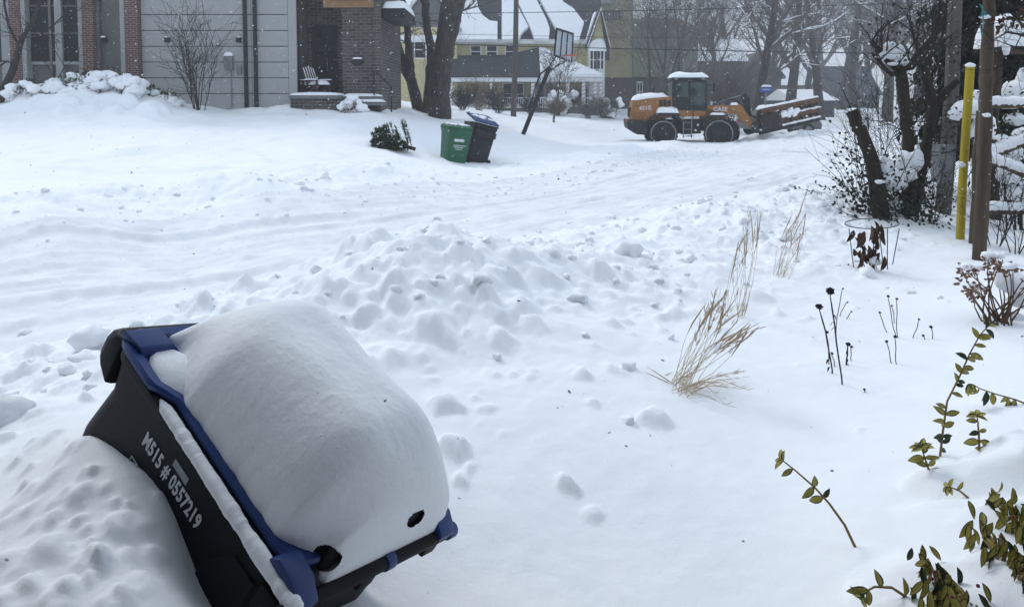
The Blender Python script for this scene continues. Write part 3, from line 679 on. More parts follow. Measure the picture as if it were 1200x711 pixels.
seed_stems('coneflower_stalks', 'thin branching dark seed stalks standing in the middle of the garden snow', [((1051, 428), (1049, 394), .009), ((1047, 426), (1039, 400), .009), ((1053, 396), (1041, 347), .009), ((1052, 397), (1051, 350), .008), ((1046, 391), (1031, 366), .008), ((1049, 380), (1045, 358), .007)], 12)
seed_stems('coneflower_stalks', 'short dark seed stalks just left of the dried hydrangea', [((1093, 399), (1091, 383), .010), ((1086, 400), (1082, 393), .008), ((1066, 397), (1077, 374), .007), ((1078, 406), (1077, 404), .009)], 13)
seed_stems('seed_stub', 'two tiny dark seed heads poking out below the tallest stalks', [((1013, 464), (1013, 456), .007), ((1020, 460), (1020, 458), .006)], 14)
seed_stems('seed_stub', 'single black seed head stub alone on open snow right of the cart', [((645, 540), (645, 536), .009)], 15)
seed_stems('seed_stub', 'black stub sticking out of the big lumpy plough heap', [((608, 356), (608, 354), .016)], 16)

def euonymus(label, path, seed, dens=1.0, droop=0.0, extra=0, lift=0, leafl=.054):
    b = G(*path[0][:2]); b.z -= .02
    if lift: b = W(path[0][0], path[0][1], b.y + lift)
    t = thing('euonymus_branch', label, 'branch', b, 'variegated evergreen branches in the snow'); r_ = random.Random(seed)
    pts = [b] + [W(p[0], p[1], b.y + (p[2] if len(p) > 2 else 0)) for p in path[1:]]
    n = len(pts); st = MB(); st.tube(pts, [.005 - .0028 * i / (n - 1) for i in range(n)], 6); st.build('stem', 'stem_tan', t, smooth=60)
    for i in range(n - 1):
        L = (pts[i + 1] - pts[i]).length; d = (pts[i + 1] - pts[i]).normalized(); k = max(1, int(L / .045 * dens))
        for j in range(k):
            p = pts[i].lerp(pts[i + 1], (j + r_.random() * .6) / k); sd = d.cross(Vector((0, 1, 0))).normalized()
            for sg in (1, -1):
                if r_.random() < .22: continue
                dr = sd * sg * r_.uniform(.5, 1) + d * r_.uniform(.1, .7) + Vector((0, r_.uniform(-.7, .4), -droop * r_.uniform(.6, 1.6)))
                l = leafl * r_.uniform(.65, 1.15); up = Vector((r_.gauss(0, .3), -1, .6)); w = l * r_.uniform(.38, .52); c = r_.uniform(0, .35)
                put_leaf(t, p, dr, up, l, w, r_.choice((0, 0, 1, 2, 3)))
    p = pts[-1]; d = (pts[-1] - pts[-2]).normalized()
    for j in range(7 + extra):
        a = j * 2.4; o = d.orthogonal().normalized(); q = Matrix.Rotation(a, 3, d) @ o; dr = q * .8 + d * r_.uniform(.2, .8) + Vector((0, 0, -droop)); l = leafl * r_.uniform(.55, .9); up = d + Vector((0, -.5, .2))
        put_leaf(t, p, dr, up, l, l * .48, r_.choice((0, 1, 1, 2)))
    return t
euonymus('tallest variegated branch rising upright from the snowy shrub', [(1101, 536), (1105, 505, .02), (1110, 470, .03), (1125, 440, .04), (1136, 415, .05), (1148, 393, .06), (1158, 382, .07)], 21, 1.7)
euonymus('long bare leaning branch with sparse yellow edged leaves alone in the snow', [(1005, 640), (990, 615, .02), (972, 590, .03), (955, 571, .04), (932, 551, .05), (918, 540, .06)], 22, .8)
euonymus('drooping dark leaved branch reaching in from the right edge', [(1215, 478), (1190, 468, 0), (1165, 461, 0), (1148, 455, 0), (1140, 450, 0)], 23, 1.3, 1.2, 4, .05, .066)
euonymus('small sprig with round leaves between the tall branch and the drooping branch', [(1148, 528), (1147, 508, .01), (1146, 495, .01), (1145, 488, .01)], 24, 1.4, .3, 5)
euonymus('leafy tuft at the left foot of the tallest branch', [(1090, 552), (1085, 540, 0), (1080, 525, 0)], 25, 2.0, .3, 7)
euonymus('tiny yellow twig lying on snow above the lower leafy clumps', [(1140, 583), (1125, 575, 0), (1113, 570, 0)], 26, .9, .6, 0, 0, .04)
euonymus('thin leafy sprig creeping left along the bottom edge', [(1070, 700), (1045, 688, 0), (1025, 687, 0), (1012, 694, 0)], 27, 1.2, .3, 2)
def euonymus_clump(label, px, py, rx, rz, n, seed, back=.1):
    b = G(px, py + 20); t = thing('euonymus_clump', label, 'shrub', b, 'snowed-in evergreen clumps'); r_ = random.Random(seed); st = MB()
    c = W(px, py, b.y + back * .3)
    for k in range(9):
        a = r_.uniform(0, 6.28); q = c + Vector((math.cos(a) * rx * r_.random(), r_.uniform(-.12, .12), rz * r_.uniform(-.2, .9))); st.tube([b + Vector((0, .05, -.1)), b.lerp(q, .5), q], [.008, .006, .003], 5)
        for j in range(n):
            d = Vector((r_.gauss(0, .45), r_.gauss(-.35, .4), r_.gauss(-1.1, .35))); p = q + Vector((r_.gauss(0, rx * .28), r_.gauss(0, .05), r_.gauss(0, rz * .28))); l = r_.uniform(.045, .07); w = l * .34; up = Vector((r_.gauss(0, .3), -1, .8))
            put_leaf(t, p, d, up, l, w, r_.choice((0, 1, 2, 3)))
        if r_.random() < .6: MB().blob(q + Vector((r_.gauss(0, .03), -.04, .02)), .006, k, .1, 1).build('berry', 'berry', t, smooth=180)
    st.build('stems', 'stem_tan', t, smooth=60)
euonymus_clump('yellow and green leaf clump poking through snow at the bottom edge', 1108, 688, .075, .05, 9, 31)
euonymus_clump('dark leaf clump under snow at the right edge, upper one', 1192, 606, .06, .06, 10, 32)
euonymus_clump('yellow tipped leaf clump at the right edge just below the dark one', 1184, 652, .05, .045, 8, 33)

def hydrangea():
    b = G(1168, 378); t = thing('hydrangea_shrub', 'dried hydrangea shrub with brown flower heads in the garden snow by the right edge', 'shrub', b); r_ = random.Random(41); st = MB()
    for i in range(26):
        fl = MB()
        p = b + Vector((r_.gauss(0, .07), r_.gauss(0, .08), -.05)); q = W(r_.uniform(1122, 1225), r_.uniform(300, 350), b.y + r_.uniform(-.25, .25))
        st.tube(stemline(p, q, r_.uniform(-.05, .05), 6, i), [.006, .006, .0055, .005, .004, .004, .003], 5)
        if r_.random() < .85:
            for k in range(r_.randint(10, 26)):
                d = Vector((r_.gauss(0, 1), r_.gauss(0, 1), r_.gauss(0, .7))); fl.leaf(q + d * .022, d + Vector((0, 0, .2)), (r_.gauss(0, 1), -1, r_.random()), r_.uniform(.018, .034), .02, .3, .3)
            fl.build('flower_head', 'hydrangea_dry', t, fix=False)
            if r_.random() < .5: MB().blob(q + Vector((0, 0, .03)), (.045, .04, .022), i, .3, 2).build('snow_cap', 'snow', t, smooth=180)
    for px, py, s in ((1185, 330, .10), (1196, 352, .08), (1190, 375, .07)): MB().blob(W(px, py, b.y + .1), (s, s, s * .7), px, .3, 3).build('snow_cap', 'snow', t, smooth=180)
    st.build('stems', 'dead_leaf', t, fix=False)
hydrangea()
def plant_cage():
    b = G(1020, 316); t = thing('plant_support', 'leaning wire ring plant support around dead brown leaves', 'plant support', b); r_ = random.Random(43); w = MB()
    def ring(px, py, rx, ry, dz, n=20): return [W(px + rx * math.cos(6.2832 * k / n), py + ry * math.sin(6.2832 * k / n) , b.y + .16 * math.sin(6.2832 * k / n)) for k in range(n + 1)]
    w.tube(ring(1022, 262, 32, 6, 0), .0045, 5); w.build('wire_ring', 'metal_black', t, smooth=60)
    for x0, y0, x1, y1, dy in ((995, 268, 1001, 320, .0), (1054, 268, 1046, 310, 0), (1030, 270, 1036, 318, .05), (1040, 268, 1040, 316, -.1)):
        m = MB(); m.tube([W(x0, y0, b.y + dy), W(x1, y1, b.y + dy)], .0042, 5); m.build('wire_leg', 'metal_black', t, smooth=60)
    l = thing('dead_perennial', 'withered brown leaves hanging inside the wire ring support', 'plant', b); m = MB(); s = MB(); sn = MB()
    for px, py, n in ((1008, 285, 5), (1003, 300, 6), (1018, 298, 4), (1027, 272, 5), (1032, 280, 4), (1013, 308, 4), (1022, 305, 3)):
        q = W(px, py - 6, b.y); s.tube([b + Vector((r_.gauss(0, .05), 0, -.03)), q], .004, 4)
        for k in range(n): put_leaf(l, q + Vector((r_.gauss(0, .04), r_.gauss(0, .04), r_.gauss(0, .05))), (r_.gauss(0, .35), r_.gauss(0, .3), -1), (r_.gauss(0, .7), -1, 0), r_.uniform(.09, .15), r_.uniform(.03, .05), 4)
    sn.blob(W(1026, 306, b.y - .03), (.05, .05, .04), 2, .3, 2)
    s.build('stems', 'stem_dark', l, fix=False); sn.build('snow_cap', 'snow', l, smooth=180)
plant_cage()

# ---------------------------------------------------------------- modern grey and brick house across the street
def xa(px, d): return W(px, 118, d).x
def za(py, d): return W(600, py, d).z
def grey_house():
    D = 27.0; X = lambda p: xa(p, D); Z = lambda p: za(p, D); zb = .9; zt = 6.6
    t = thing('modern_house', 'grey panel and brick house with a recessed dark porch across the street', 'house', (X(200), D, zb))
    MB().bx(X(-160), X(349), D + .06, D + 9, zb, zt).build('wall', 'frame_brown', t)
    rows = [Z(110) + i * .545 for i in range(-2, 11)]
    pan = {}
    def panel(x0, x1, z0, z1, y=D):
        k = (round(x1 - x0, 3), round(z1 - z0, 3))
        if k not in pan:
            o = MB().bx(-(x1 - x0) / 2, (x1 - x0) / 2, -.03, .03, 0, z1 - z0).build('siding_panel', 'siding_grey', t, bevel=.004, off=(0, 0, 0)); pan[k] = o.data
        else:
            o = bpy.data.objects.new('siding_panel', pan[k]); COL.objects.link(o); o.parent = t
        o.location = Vector(((x0 + x1) / 2, y, z0)) - t.location
    for x0, x1 in ((168.5, 296), (296.4, 339)):
        for a, b in zip(rows[:-1], rows[1:]): panel(X(x0), X(x1), a + .016, b - .012)
    for a, b in zip(rows[:-1], rows[1:]): panel(X(121), X(140), a + .016, b - .012, D + .1)
    MB().bx(X(339.4), X(349), D - .05, D + .3, zb, zt).build('corner_board', 'siding_grey', t, bevel=.01)
    for a, b in ((153, 168), (104, 117), (20, 33), (-60, -40)):
        MB().bx(X(a), X(b), D - .28, D + .25, zb, zt).build('brick_pier', 'brick_red', t)
    for a, b, y, m in ((147.5, 152.8, -.2, 'trim_grey'), (140.3, 147.3, .0, 'frame_brown'), (117.3, 121, -.05, 'frame_brown'), (97.5, 103.7, -.12, 'trim_grey'), (69, 77, -.05, 'trim_grey'), (33.3, 38.5, -.2, 'trim_grey'), (8, 19.7, -.12, 'trim_grey'), (61, 64, .0, 'frame_brown')):
        MB().bx(X(a), X(b), D + y - .06, D + .08, zb, zt).build('trim', m, t, bevel=.008)
    for a, b in ((38.7, 60.8), (64.2, 68.8), (77.2, 97.3), (-36, 7.8)):
        w = MB().bx(X(a), X(b), D + .0, D + .055, Z(75), zt).build('window', 'glass_dark', t)
        for q in (Z(40), Z(8)): MB().bx(X(a) + .003, X(b) - .003, D - .02, D + .003, q, q + .05).build('mullion', 'frame_brown', w)
        MB().bx(X(a) + .003, X(b) - .003, D - .05, D + .003, Z(76), Z(72.5)).build('sill', 'trim_grey', w)
    for p in (125, 199, 282.5):
        s = MB().bx(X(p) - .085, X(p) + .085, D - .16, D + .04, Z(50), Z(44.5)).build('wall_light', 'metal_black', t, bevel=.01)
        MB().cap(X(p) - .08, X(p) + .08, D - .15, D - .04, Z(44.5), .05, p, 4).build('snow_cap', 'snow', s, smooth=180)
    for p in (290, 301.5):
        MB().bx(X(p) - .06, X(p) + .06, D - .15, D - .04, Z(128), zt).build('downspout', 'metal_black', t, bevel=.012)
    g = MB(); g.bx(X(265.5), X(275.5), D - .2, D - .03, Z(82), Z(66)); g.build('meter_box', 'metal_grey', t, bevel=.015)
    MB().cap(X(265.5), X(275.5), D - .2, D - .03, Z(66), .13, 3, 6).build('meter_snow', 'snow', t, smooth=180)
    MB().tube([(X(273), D - .1, Z(82.3)), (X(273), D - .1, Z(126))], .025, 6).build('meter_pipe', 'metal_grey', t)
    MB().bx(X(279.5), X(284.5), D - .11, D - .03, Z(87), Z(76)).build('valve_box', 'metal_grey', t, bevel=.01)
    # porch recess
    DB = D + 1.5
    MB().bx(xa(340, DB), xa(412, DB), DB, DB + .3, zb, zt).build('porch_back_wall', 'brick_dark', t)
    MB().bx(X(401), X(446), D + .12, D + 5, zb, zt - .3).build('porch_side_wall', 'brick_dark', t)
    MB().bx(X(439.5), X(447.2), D - .02, D + .119, Z(124), zt - .3).build('brick_pier', 'brick_dark', t)
    dx0, dx1 = xa(369.5, DB), xa(397, DB); dz0, dz1 = za(109, DB), za(30, DB)
    d = MB().bx(dx0, dx1, DB - .05, DB - .002, dz0, dz1).build('door', 'door_black', t)
    for k in range(2):
        a = dx0 + .07 + k * (dx1 - dx0) * .5
        for q in range(3): MB().bx(a, a + (dx1 - dx0) * .5 - .14, DB - .062, DB - .048, dz0 + .15 + q * .78, dz0 + .15 + q * .78 + .62).build('door_panel', 'glass_dark' if q else 'door_black', d, bevel=.006)
    MB().tube([((dx0 + dx1) / 2 + .05, DB - .11, dz0 + .8), ((dx0 + dx1) / 2 + .05, DB - .11, dz0 + 1.3)], .014, 6).build('handle', 'metal_grey', d)
    MB().bx(dx0 - .09, dx0 - .004, DB - .04, DB - .003, dz0, dz1 + .08).build('door_frame', 'metal_black', t)
    s = MB().bx(xa(363, DB), xa(368, DB), DB - .14, DB - .003, za(39, DB), za(32.5, DB)).build('wall_light', 'metal_black', t, bevel=.02)
    m = MB().bx(X(413.5), X(425), D - .02, D + .115, Z(75.5), Z(69.3)).build('mailbox', 'metal_black', t, bevel=.02)
    MB().cap(X(413.5), X(425), D - .02, D + .11, Z(69.4), .06, 5, 6).build('snow_cap', 'snow', m, smooth=180)
    # floor, steps, rail
    zf = Z(112)
    MB().bx(X(349.5), X(405), D - 1.1, DB - .003, zf - .12, zf).build('porch_floor', 'stone_tread', t, bevel=.02)
    MB().bx(X(350), X(404), D - 1.0, DB - .01, zb, zf - .121).build('porch_base', 'brick_dark', t)
    MB().cap(X(349.5), X(405), D - 1.1, D - .1, zf, .10, 2, 14).build('porch_snow', 'snow', t, smooth=180)
    for i, (a, b, za_, h) in enumerate(((405.2, 449, zf - .03, .13), (405.3, 455, zf - .22, .13))):
        y0 = D - .45 - .42 * i
        st = MB().bx(X(a), X(b), y0, D + .11 - .42 * i - .004 - (.003 if i else 0), za_ - h, za_).build('step', 'stone_tread', t, bevel=.015)
        MB().cap(X(a), X(b), y0, y0 + .5, za_, .09, i + 4, 12).build('snow_cap', 'snow', st, smooth=180)
    MB().bx(X(405.6), X(448), D - .4, D + .08, zb, zf - .36).build('step_base', 'brick_dark', t)
    r = MB(); yb = D - .5
    r.tube([(X(441.5), yb, Z(112)), (X(441.5), yb, Z(84)), (X(446), yb - .1, Z(87)), (X(466), yb - .9, Z(103)), (X(466), yb - .9, Z(131))], .028, 6); r.build('handrail', 'metal_black', t)
    # porch ceiling and flat porch roof
    MB().prism([(X(349.2), D - .2, Z(-12)), (X(439.4), D - 1.4, Z(-5.5)), (X(439.4), DB - .003, Z(4)), (X(349.2), DB - .003, Z(-6))], (0, 0, .06)).build('porch_soffit', 'cedar_soffit', t)
    MB().bx(X(380), X(439.3), D + .0, D + .118, Z(9), Z(.5)).build('porch_beam', 'cedar_soffit', t, bevel=.01)
    MB().bx(X(447.4), X(474.5), D + .2, D + 3, Z(21), Z(9)).build('side_canopy', 'metal_black', t, bevel=.02)
    MB().cap(X(447.4), X(474.5), D + .2, D + 3, Z(9), .32, 7, 12).build('canopy_snow', 'snow', t, smooth=180)
    MB().bx(X(-165), X(448), D - .4, D + 9.3, zt, zt + .25).build('roof', 'metal_black', t)
    MB().cap(X(-165), X(448), D - .4, D + 9.3, zt + .25, .35, 1, 14).build('roof_snow', 'snow', t, smooth=180)
    # two slatted garden chairs on the porch, facing the steps
    def chair(label, px, py, rz, y):
        p = Vector((xa(px, y), y, zf + .01)); c = thing('adirondack_chair', label, 'chair', p, 'chairs on the dark porch', world=False, rot=(0, 0, rz))
        for k in range(5): MB().prism([(-.25, -.26 + k * .106, .28), (-.24, -.26 + k * .106, .265), (-.52, -.26 + k * .106, 1.02 - .04 * abs(k - 2)), (-.54, -.26 + k * .106, 1.01 - .04 * abs(k - 2))], (0, .09, 0)).build('back_slat', 'chair_red', c, bevel=.004)
        for k in range(5): MB().bx(-.24 + k * .11, -.145 + k * .11, -.27, .27, .30 + k * .016, .32 + k * .016).build('seat_slat', 'chair_red', c, bevel=.004)
        for s in (1, -1):
            MB().prism([(-.42, s * .30 - .05, .47), (.36, s * .30 - .05, .50), (.36, s * .30 + .05, .50), (-.42, s * .30 + .05, .47)], (0, 0, .024)).build('armrest', 'chair_red', c, bevel=.004)
            MB().bx(.22, .31, s * .29 - .015, s * .29 + .015, 0, .49).build('leg', 'chair_red', c); MB().prism([(-.5, s * .24 - .012, 0), (-.4, s * .24 - .012, 0), (.3, s * .24 - .012, .30), (.3, s * .24 - .012, .38), (.2, s * .24 - .012, .38)], (0, .024, 0)).build('leg', 'chair_red', c)
            MB().cap(-.4, .36, s * .30 - .045, s * .30 + .045, .522, .035, s + 2, 6).build('snow_cap', 'snow', c, smooth=180)
        MB().cap(-.2, .33, -.26, .26, .36, .13, 5, 8).build('snow_cap', 'snow', c, smooth=180)
        for k in range(5): MB().tube([(-.32, -.215 + k * .106, .55), (-.50, -.215 + k * .106, 1.02 - .04 * abs(k - 2))], [.012, .016], 5).build('snow_cap', 'snow', c, smooth=60)
    chair('dark red slatted porch chair nearer the black door, snow on its arms', 373, 108, R(-35), D - .1)
    chair('dark red slatted porch chair half hidden by the grey wall corner', 357, 108, R(-35), D + .6)
grey_house()

# ---------------------------------------------------------------- bare trees and shrubs
def grow(out, r_, p, d, L, r, lev, spec, maxlev):
    n = spec['seg'][lev]; pts = [p.copy()]; rad = [r]; d = d.normalized(); tip = spec['tip'][lev]
    for i in range(n):
        d = (d + Vector((r_.gauss(0, 1), r_.gauss(0, 1), r_.gauss(0, 1))) * spec['wob'][lev] + Vector((0, 0, spec['up'][lev]))).normalized()
        p = p + d * (L / n); pts.append(p.copy()); rad.append(r * (1 - (1 - tip) * (i + 1) / n))
    out.append((pts, rad, lev))
    if lev >= maxlev: return
    for k in range(spec['ch'][lev]):
        f = spec['f0'][lev] + (1 - spec['f0'][lev]) * (k + r_.random()) / spec['ch'][lev]; q = f * n; i = min(int(q), n - 1); pp = pts[i].lerp(pts[i + 1], q - i); dd = (pts[i + 1] - pts[i]).normalized()
        a = R(r_.uniform(*spec['ang'][lev])); o = Matrix.Rotation(r_.uniform(0, 6.283), 3, dd) @ dd.orthogonal().normalized()
        grow(out, r_, pp, dd * math.cos(a) + o * math.sin(a), L * r_.uniform(*spec['len'][lev]) * (1.15 - .4 * f), rad[i] * spec['rr'][lev], lev + 1, spec, maxlev)
SP = dict(seg=(7, 6, 5, 4, 3), tip=(.35, .3, .3, .3, .3), wob=(.06, .12, .16, .18, .2), up=(.04, .07, .05, .03, .02), ch=(9, 8, 6, 4, 0), f0=(.30, .25, .2, .2, 0), ang=((30, 60), (28, 58), (25, 60), (25, 60), (0, 0)), len=((.45, .75), (.4, .65), (.35, .6), (.35, .6), (1, 1)), rr=(.5, .5, .55, .6, 1))
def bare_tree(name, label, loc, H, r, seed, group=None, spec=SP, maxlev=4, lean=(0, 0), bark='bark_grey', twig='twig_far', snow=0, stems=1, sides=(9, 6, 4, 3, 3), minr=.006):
    t = thing(name, label, 'tree', loc, group, world=False); r_ = random.Random(seed); out = []
    for k in range(stems):
        a = r_.uniform(0, 6.28); off = Vector((math.cos(a), math.sin(a), 0)) * (r * 1.2 if stems > 1 else 0); ln = Vector((lean[0], lean[1], 1)) + (off.normalized() * .22 if stems > 1 else Vector())
        grow(out, r_, off - Vector((0, 0, .3)), ln, H * r_.uniform(.85, 1.05), r, 0, spec, maxlev)
    tr = MB(); cr = MB(); sn = MB()
    for pts, rad, lev in out:
        rad = [max(minr, x) for x in rad]
        (tr if lev == 0 else cr).tube(pts, rad, sides[lev], cap=lev == 0)
        if snow and 1 <= lev <= 3 and r_.random() < snow:
            for a, b, ra in zip(pts[:-1], pts[1:], rad[:-1]):
                d = b - a
                if abs(d.normalized().z) < .75: sn.tube([a + Vector((0, 0, ra * .8)), b + Vector((0, 0, ra * .7))], [ra * .9 + .012, ra * .8 + .008], 4)
    tr.build('trunk', bark, t, smooth=60, fix=False); cr.build('crown', twig, t, smooth=60 if maxlev < 4 else None, fix=False)
    if sn.v: sn.build('branch_snow', 'snow', t, fix=False)
    return t
def at(px, d): x = xa(px, d); return (x, d, gz(x, d))
# street trees next to the yellow house
def rtree(label, paths, d, seed, snow=0):
    b = W(*paths[0][0][:2], d); b.z = gz(b.x, d) - .15; t = thing('street_tree', label, 'tree', b, 'old trees left of the utility pole'); r_ = random.Random(seed); tr = MB(); cr = MB()
    for path in paths:
        pts = [W(p[0], p[1], d + (p[3] if len(p) > 3 else 0)) for p in path]; rad = [p[2] * d / FPX / 2 for p in path]
        if path is paths[0]: pts[0].z = b.z; rad[0] *= 1.15
        # smooth the run
        P = []; Q = []
        for i in range(len(pts) - 1):
            for k in range(5): P.append(pts[i].lerp(pts[i + 1], k / 5) + Vector((r_.gauss(0, .02), r_.gauss(0, .02), 0))); Q.append((rad[i] + (rad[i + 1] - rad[i]) * k / 5) * r_.uniform(.97, 1.04))
        P.append(pts[-1]); Q.append(rad[-1]); tr.tube(P, Q, 12)
        out = []; dd = (P[-1] - P[-5]).normalized()
        for k in range(5): grow(out, r_, P[-1], dd + Vector((r_.gauss(0, .5), r_.gauss(0, .5), r_.uniform(-.1, .5))), r_.uniform(3, 5), Q[-1] * .6, 1, SP, 4)
        for k in range(5):
            i = r_.randrange(len(P) // 2, len(P)); a = r_.uniform(0, 6.28); grow(out, r_, P[i], Vector((math.cos(a), math.sin(a), r_.uniform(-.1, .5))), r_.uniform(1.5, 3.5), .05, 2, SP, 4)
        for pts_, rad_, lev in out: cr.tube(pts_, [max(.007, x) for x in rad_], 4 if lev < 3 else 3, cap=False)
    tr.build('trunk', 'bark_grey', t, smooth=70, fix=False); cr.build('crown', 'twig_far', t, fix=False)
rtree('thickest straight tree trunk standing before the yellow house', [[(515, 138, 25), (516, 110, 22), (519, 70, 23), (524, 30, 23), (529, 0, 22), (536, -60, 20)], [(526, 55, 10), (534, 30, 10), (538, 5, 12), (552, -40, 10)]], 33, 51)
rtree('slim wavy trunk just left of the thickest trunk', [[(500, 125, 11), (504, 95, 12), (506, 60, 10), (500, 30, 9), (498, 0, 9), (495, -50, 8)], [(483, 90, 8), (479, 60, 8), (477, 25, 8), (470, -5, 9), (462, -50, 7)]], 34.5, 52)
rtree('strongly leaning bare trunk beside the dark porch wall', [[(492, 122, 12), (482, 95, 12), (468, 65, 13), (455, 30, 14), (448, 0, 12), (440, -40, 9)]], 35, 53)
T1 = bare_tree('bare_tree', 'wide bare tree with snowy limbs standing right behind the loader arm', at(884, 43), 8.5, .34, 61, 'bare trees down the street', snow=.22, lean=(.05, 0))
T2 = bare_tree('bare_tree', 'tall bare tree behind the rusty plough blade', at(925, 55), 12, .42, 62, 'bare trees down the street')
T3 = bare_tree('bare_tree', 'slender double stemmed bare tree in front of the green sheathed building', at(768, 60), 10.5, .13, 63, 'bare trees down the street', stems=3, maxlev=4)
def tcopy(src, px, d, rz, sc, label): copy_tree(src, at(px, d), rz, label, sc, 'bare trees down the street')
tcopy(T3, 795, 63, 2.1, 1.0, 'slender bare tree at the right end of the green sheathed building')
tcopy(T2, 838, 72, 1.2, .8, 'bare tree right of the brick chimney')
tcopy(T1, 962, 62, 2.6, 1.25, 'bare tree just past the right tip of the plough blade')
tcopy(T2, 1000, 74, 3.9, 1.05, 'hazy bare tree at the far end of the street')
tcopy(T1, 1040, 58, 5.0, 1.3, 'hazy bare tree seen left behind the forked garden tree')
tcopy(T2, 1075, 66, .6, 1.1, 'hazy bare tree seen through the forked garden tree')
tcopy(T2, 905, 88, 4.4, 1.1, 'faint bare tree far behind the blue street sign')
tcopy(T1, 860, 95, 3.3, 1.6, 'faint bare tree far behind the loader cab')
tcopy(T2, 945, 100, 5.6, 1.2, 'faint bare tree far behind the plough blade tip')
tcopy(T2, 1020, 105, 2.2, 1.3, 'faintest bare tree at the vanishing street end')
tcopy(T1, 985, 92, .2, 1.7, 'broad faint bare tree at the vanishing street end')
tcopy(T2, 1105, 84, 1.9, 1.3, 'faint bare tree behind the yellow pipe')
tcopy(T1, 1150, 60, 4.1, 1.4, 'hazy bare tree behind the wooden garden posts')
tcopy(T2, 1195, 72, 2.9, 1.2, 'hazy bare tree at the right edge behind the snowy shelf')
tcopy(T2, 730, 100, .9, 1.2, 'faint bare tree peeking above the tan building')
tcopy(T2, 965, 130, 3.0, 1.7, 'palest tall bare tree left of the vanishing street end')
tcopy(T1, 1055, 120, 4.8, 1.8, 'palest bare tree right of the vanishing street end')
SH = dict(seg=(6, 5, 4, 3), tip=(.4, .3, .3, .3), wob=(.08, .14, .18, .2), up=(.03, .05, .04, .02), ch=(6, 5, 4, 0), f0=(.2, .2, .2, 0), ang=((15, 45), (20, 50), (25, 55), (0, 0)), len=((.4, .7), (.4, .65), (.4, .6), (1, 1)), rr=(.6, .6, .6, 1))
def bare_shrub(name, label, loc, H, n, spread, seed, r=.012, group=None, twig='twig', maxlev=3, minr=.003, leanx=0):
    t = thing(name, label, 'shrub', loc, group, world=False); r_ = random.Random(seed); m = MB()
    for i in range(n):
        a = r_.uniform(0, 6.28); s = r_.uniform(.1, 1) * spread; out = []
        grow(out, r_, Vector((math.cos(a), math.sin(a), 0)) * .08 * H * r_.random() - Vector((0, 0, .1)), Vector((math.cos(a) * s + leanx, math.sin(a) * s, 1)), H * r_.uniform(.6, 1.05), r, 0, SH, maxlev)
        for pts, rad, lev in out: m.tube(pts, [max(minr, x) for x in rad], 5 if lev == 0 else 3, cap=False)
    m.build('stems', twig, t, fix=False); return t
p = G(233, 129); bare_shrub('bare_shrub', 'bare many stemmed shrub before the grey panel wall', (p.x, p.y, p.z), 2.7, 12, .33, 71, .016, minr=.005, maxlev=2)
def left_tree():
    b = G(-3, 121); t = thing('small_tree', 'small bare tree with crooked branches at the far left edge', 'tree', b); r_ = random.Random(73); tr = MB(); cr = MB(); d = b.y
    P = lambda px, py, dy=0: W(px, py, d + dy)
    main = [b - Vector((0, 0, .2)), P(4, 105), P(14, 85), P(20, 65), P(26, 45), P(38, 25), P(48, 0), P(55, -30)]; tr.tube(main, [.13, .12, .11, .10, .08, .06, .05, .04], 9)
    out = []
    for L_, r0 in (([P(22, 55), P(10, 30), P(5, 5), P(2, -30)], .05), ([P(26, 45), P(45, 42), P(62, 30), P(78, 15)], .035), ([P(8, 112), P(25, 110, -.2), P(50, 112, -.3), P(66, 95, -.3), P(76, 78, -.3)], .03), ([P(18, 75), P(8, 72), P(-4, 80)], .04)):
        tr.tube(L_, [r0 * (1 - .16 * k) for k in range(len(L_))], 6)
        for k in range(5): i = r_.randrange(1, len(L_)); grow(out, r_, L_[i], (L_[i] - L_[i - 1]).normalized() + Vector((r_.gauss(0, .6), r_.gauss(0, .6), r_.gauss(.1, .5))), r_.uniform(.6, 1.4), r0 * .45, 2, SP, 4)
    for k in range(8): i = r_.randrange(4, 8); grow(out, r_, main[i], Vector((r_.gauss(0, .8), r_.gauss(0, .6), r_.uniform(0, .9))), r_.uniform(.8, 2), .02, 2, SP, 4)
    for pts, rad, lev in out: cr.tube(pts, [max(.0045, x) for x in rad], 3, cap=False)
    tr.build('trunk', 'bark_brown', t, smooth=70, fix=False); cr.build('crown', 'twig', t, fix=False)
left_tree()
def snow_shrub(label, px, py, d, rx, rz, seed, ev='needle_dark', cover=.8):
    b = W(px, py, d); b.z = gz(b.x, b.y) - .12; t = thing('snowy_shrub', label, 'shrub', b, 'snowed-in shrubs before the house'); r_ = random.Random(seed); lf = MB(); sn = MB(); st = MB()
    for k in range(7):
        a = r_.uniform(0, 6.28); q = b + Vector((math.cos(a) * rx * .7, math.sin(a) * rx * .4, rz * r_.uniform(.5, .9))); st.tube([b, b.lerp(q, .5) + Vector((0, 0, .1)), q], [.02, .015, .008], 4)
    for k in range(int(420 * rx)):
        u = Vector((r_.gauss(0, 1), r_.gauss(0, 1), r_.gauss(0, 1))).normalized(); q = b + Vector((u.x * rx * r_.uniform(.7, 1), u.y * rx * .6, abs(u.z) * rz * r_.uniform(.6, 1)))
        lf.leaf(q + Vector((0, 0, .02)), u + Vector((r_.gauss(0, .5), r_.gauss(0, .5), r_.gauss(0, .5))), (0, 0, 1), r_.uniform(.08, .16), .05)
    for k in range(int(10 + 26 * rx)):
        u = r_.uniform(-1, 1); q = b + Vector((u * rx, r_.uniform(-.8, .3) * rx * .6, rz * (1 - u * u * .55) * r_.random() ** .6 * cover)); s = r_.uniform(.10, .26) * rx + .05; sn.blob(q, (s, s * .9, s * r_.uniform(.55, .9)), k + seed, .45, 3)
    st.build('stems', 'twig', t, fix=False); lf.build('leaves', ev, t, fix=False); sn.build('snow_cap', 'snow', t, smooth=180, fix=False)
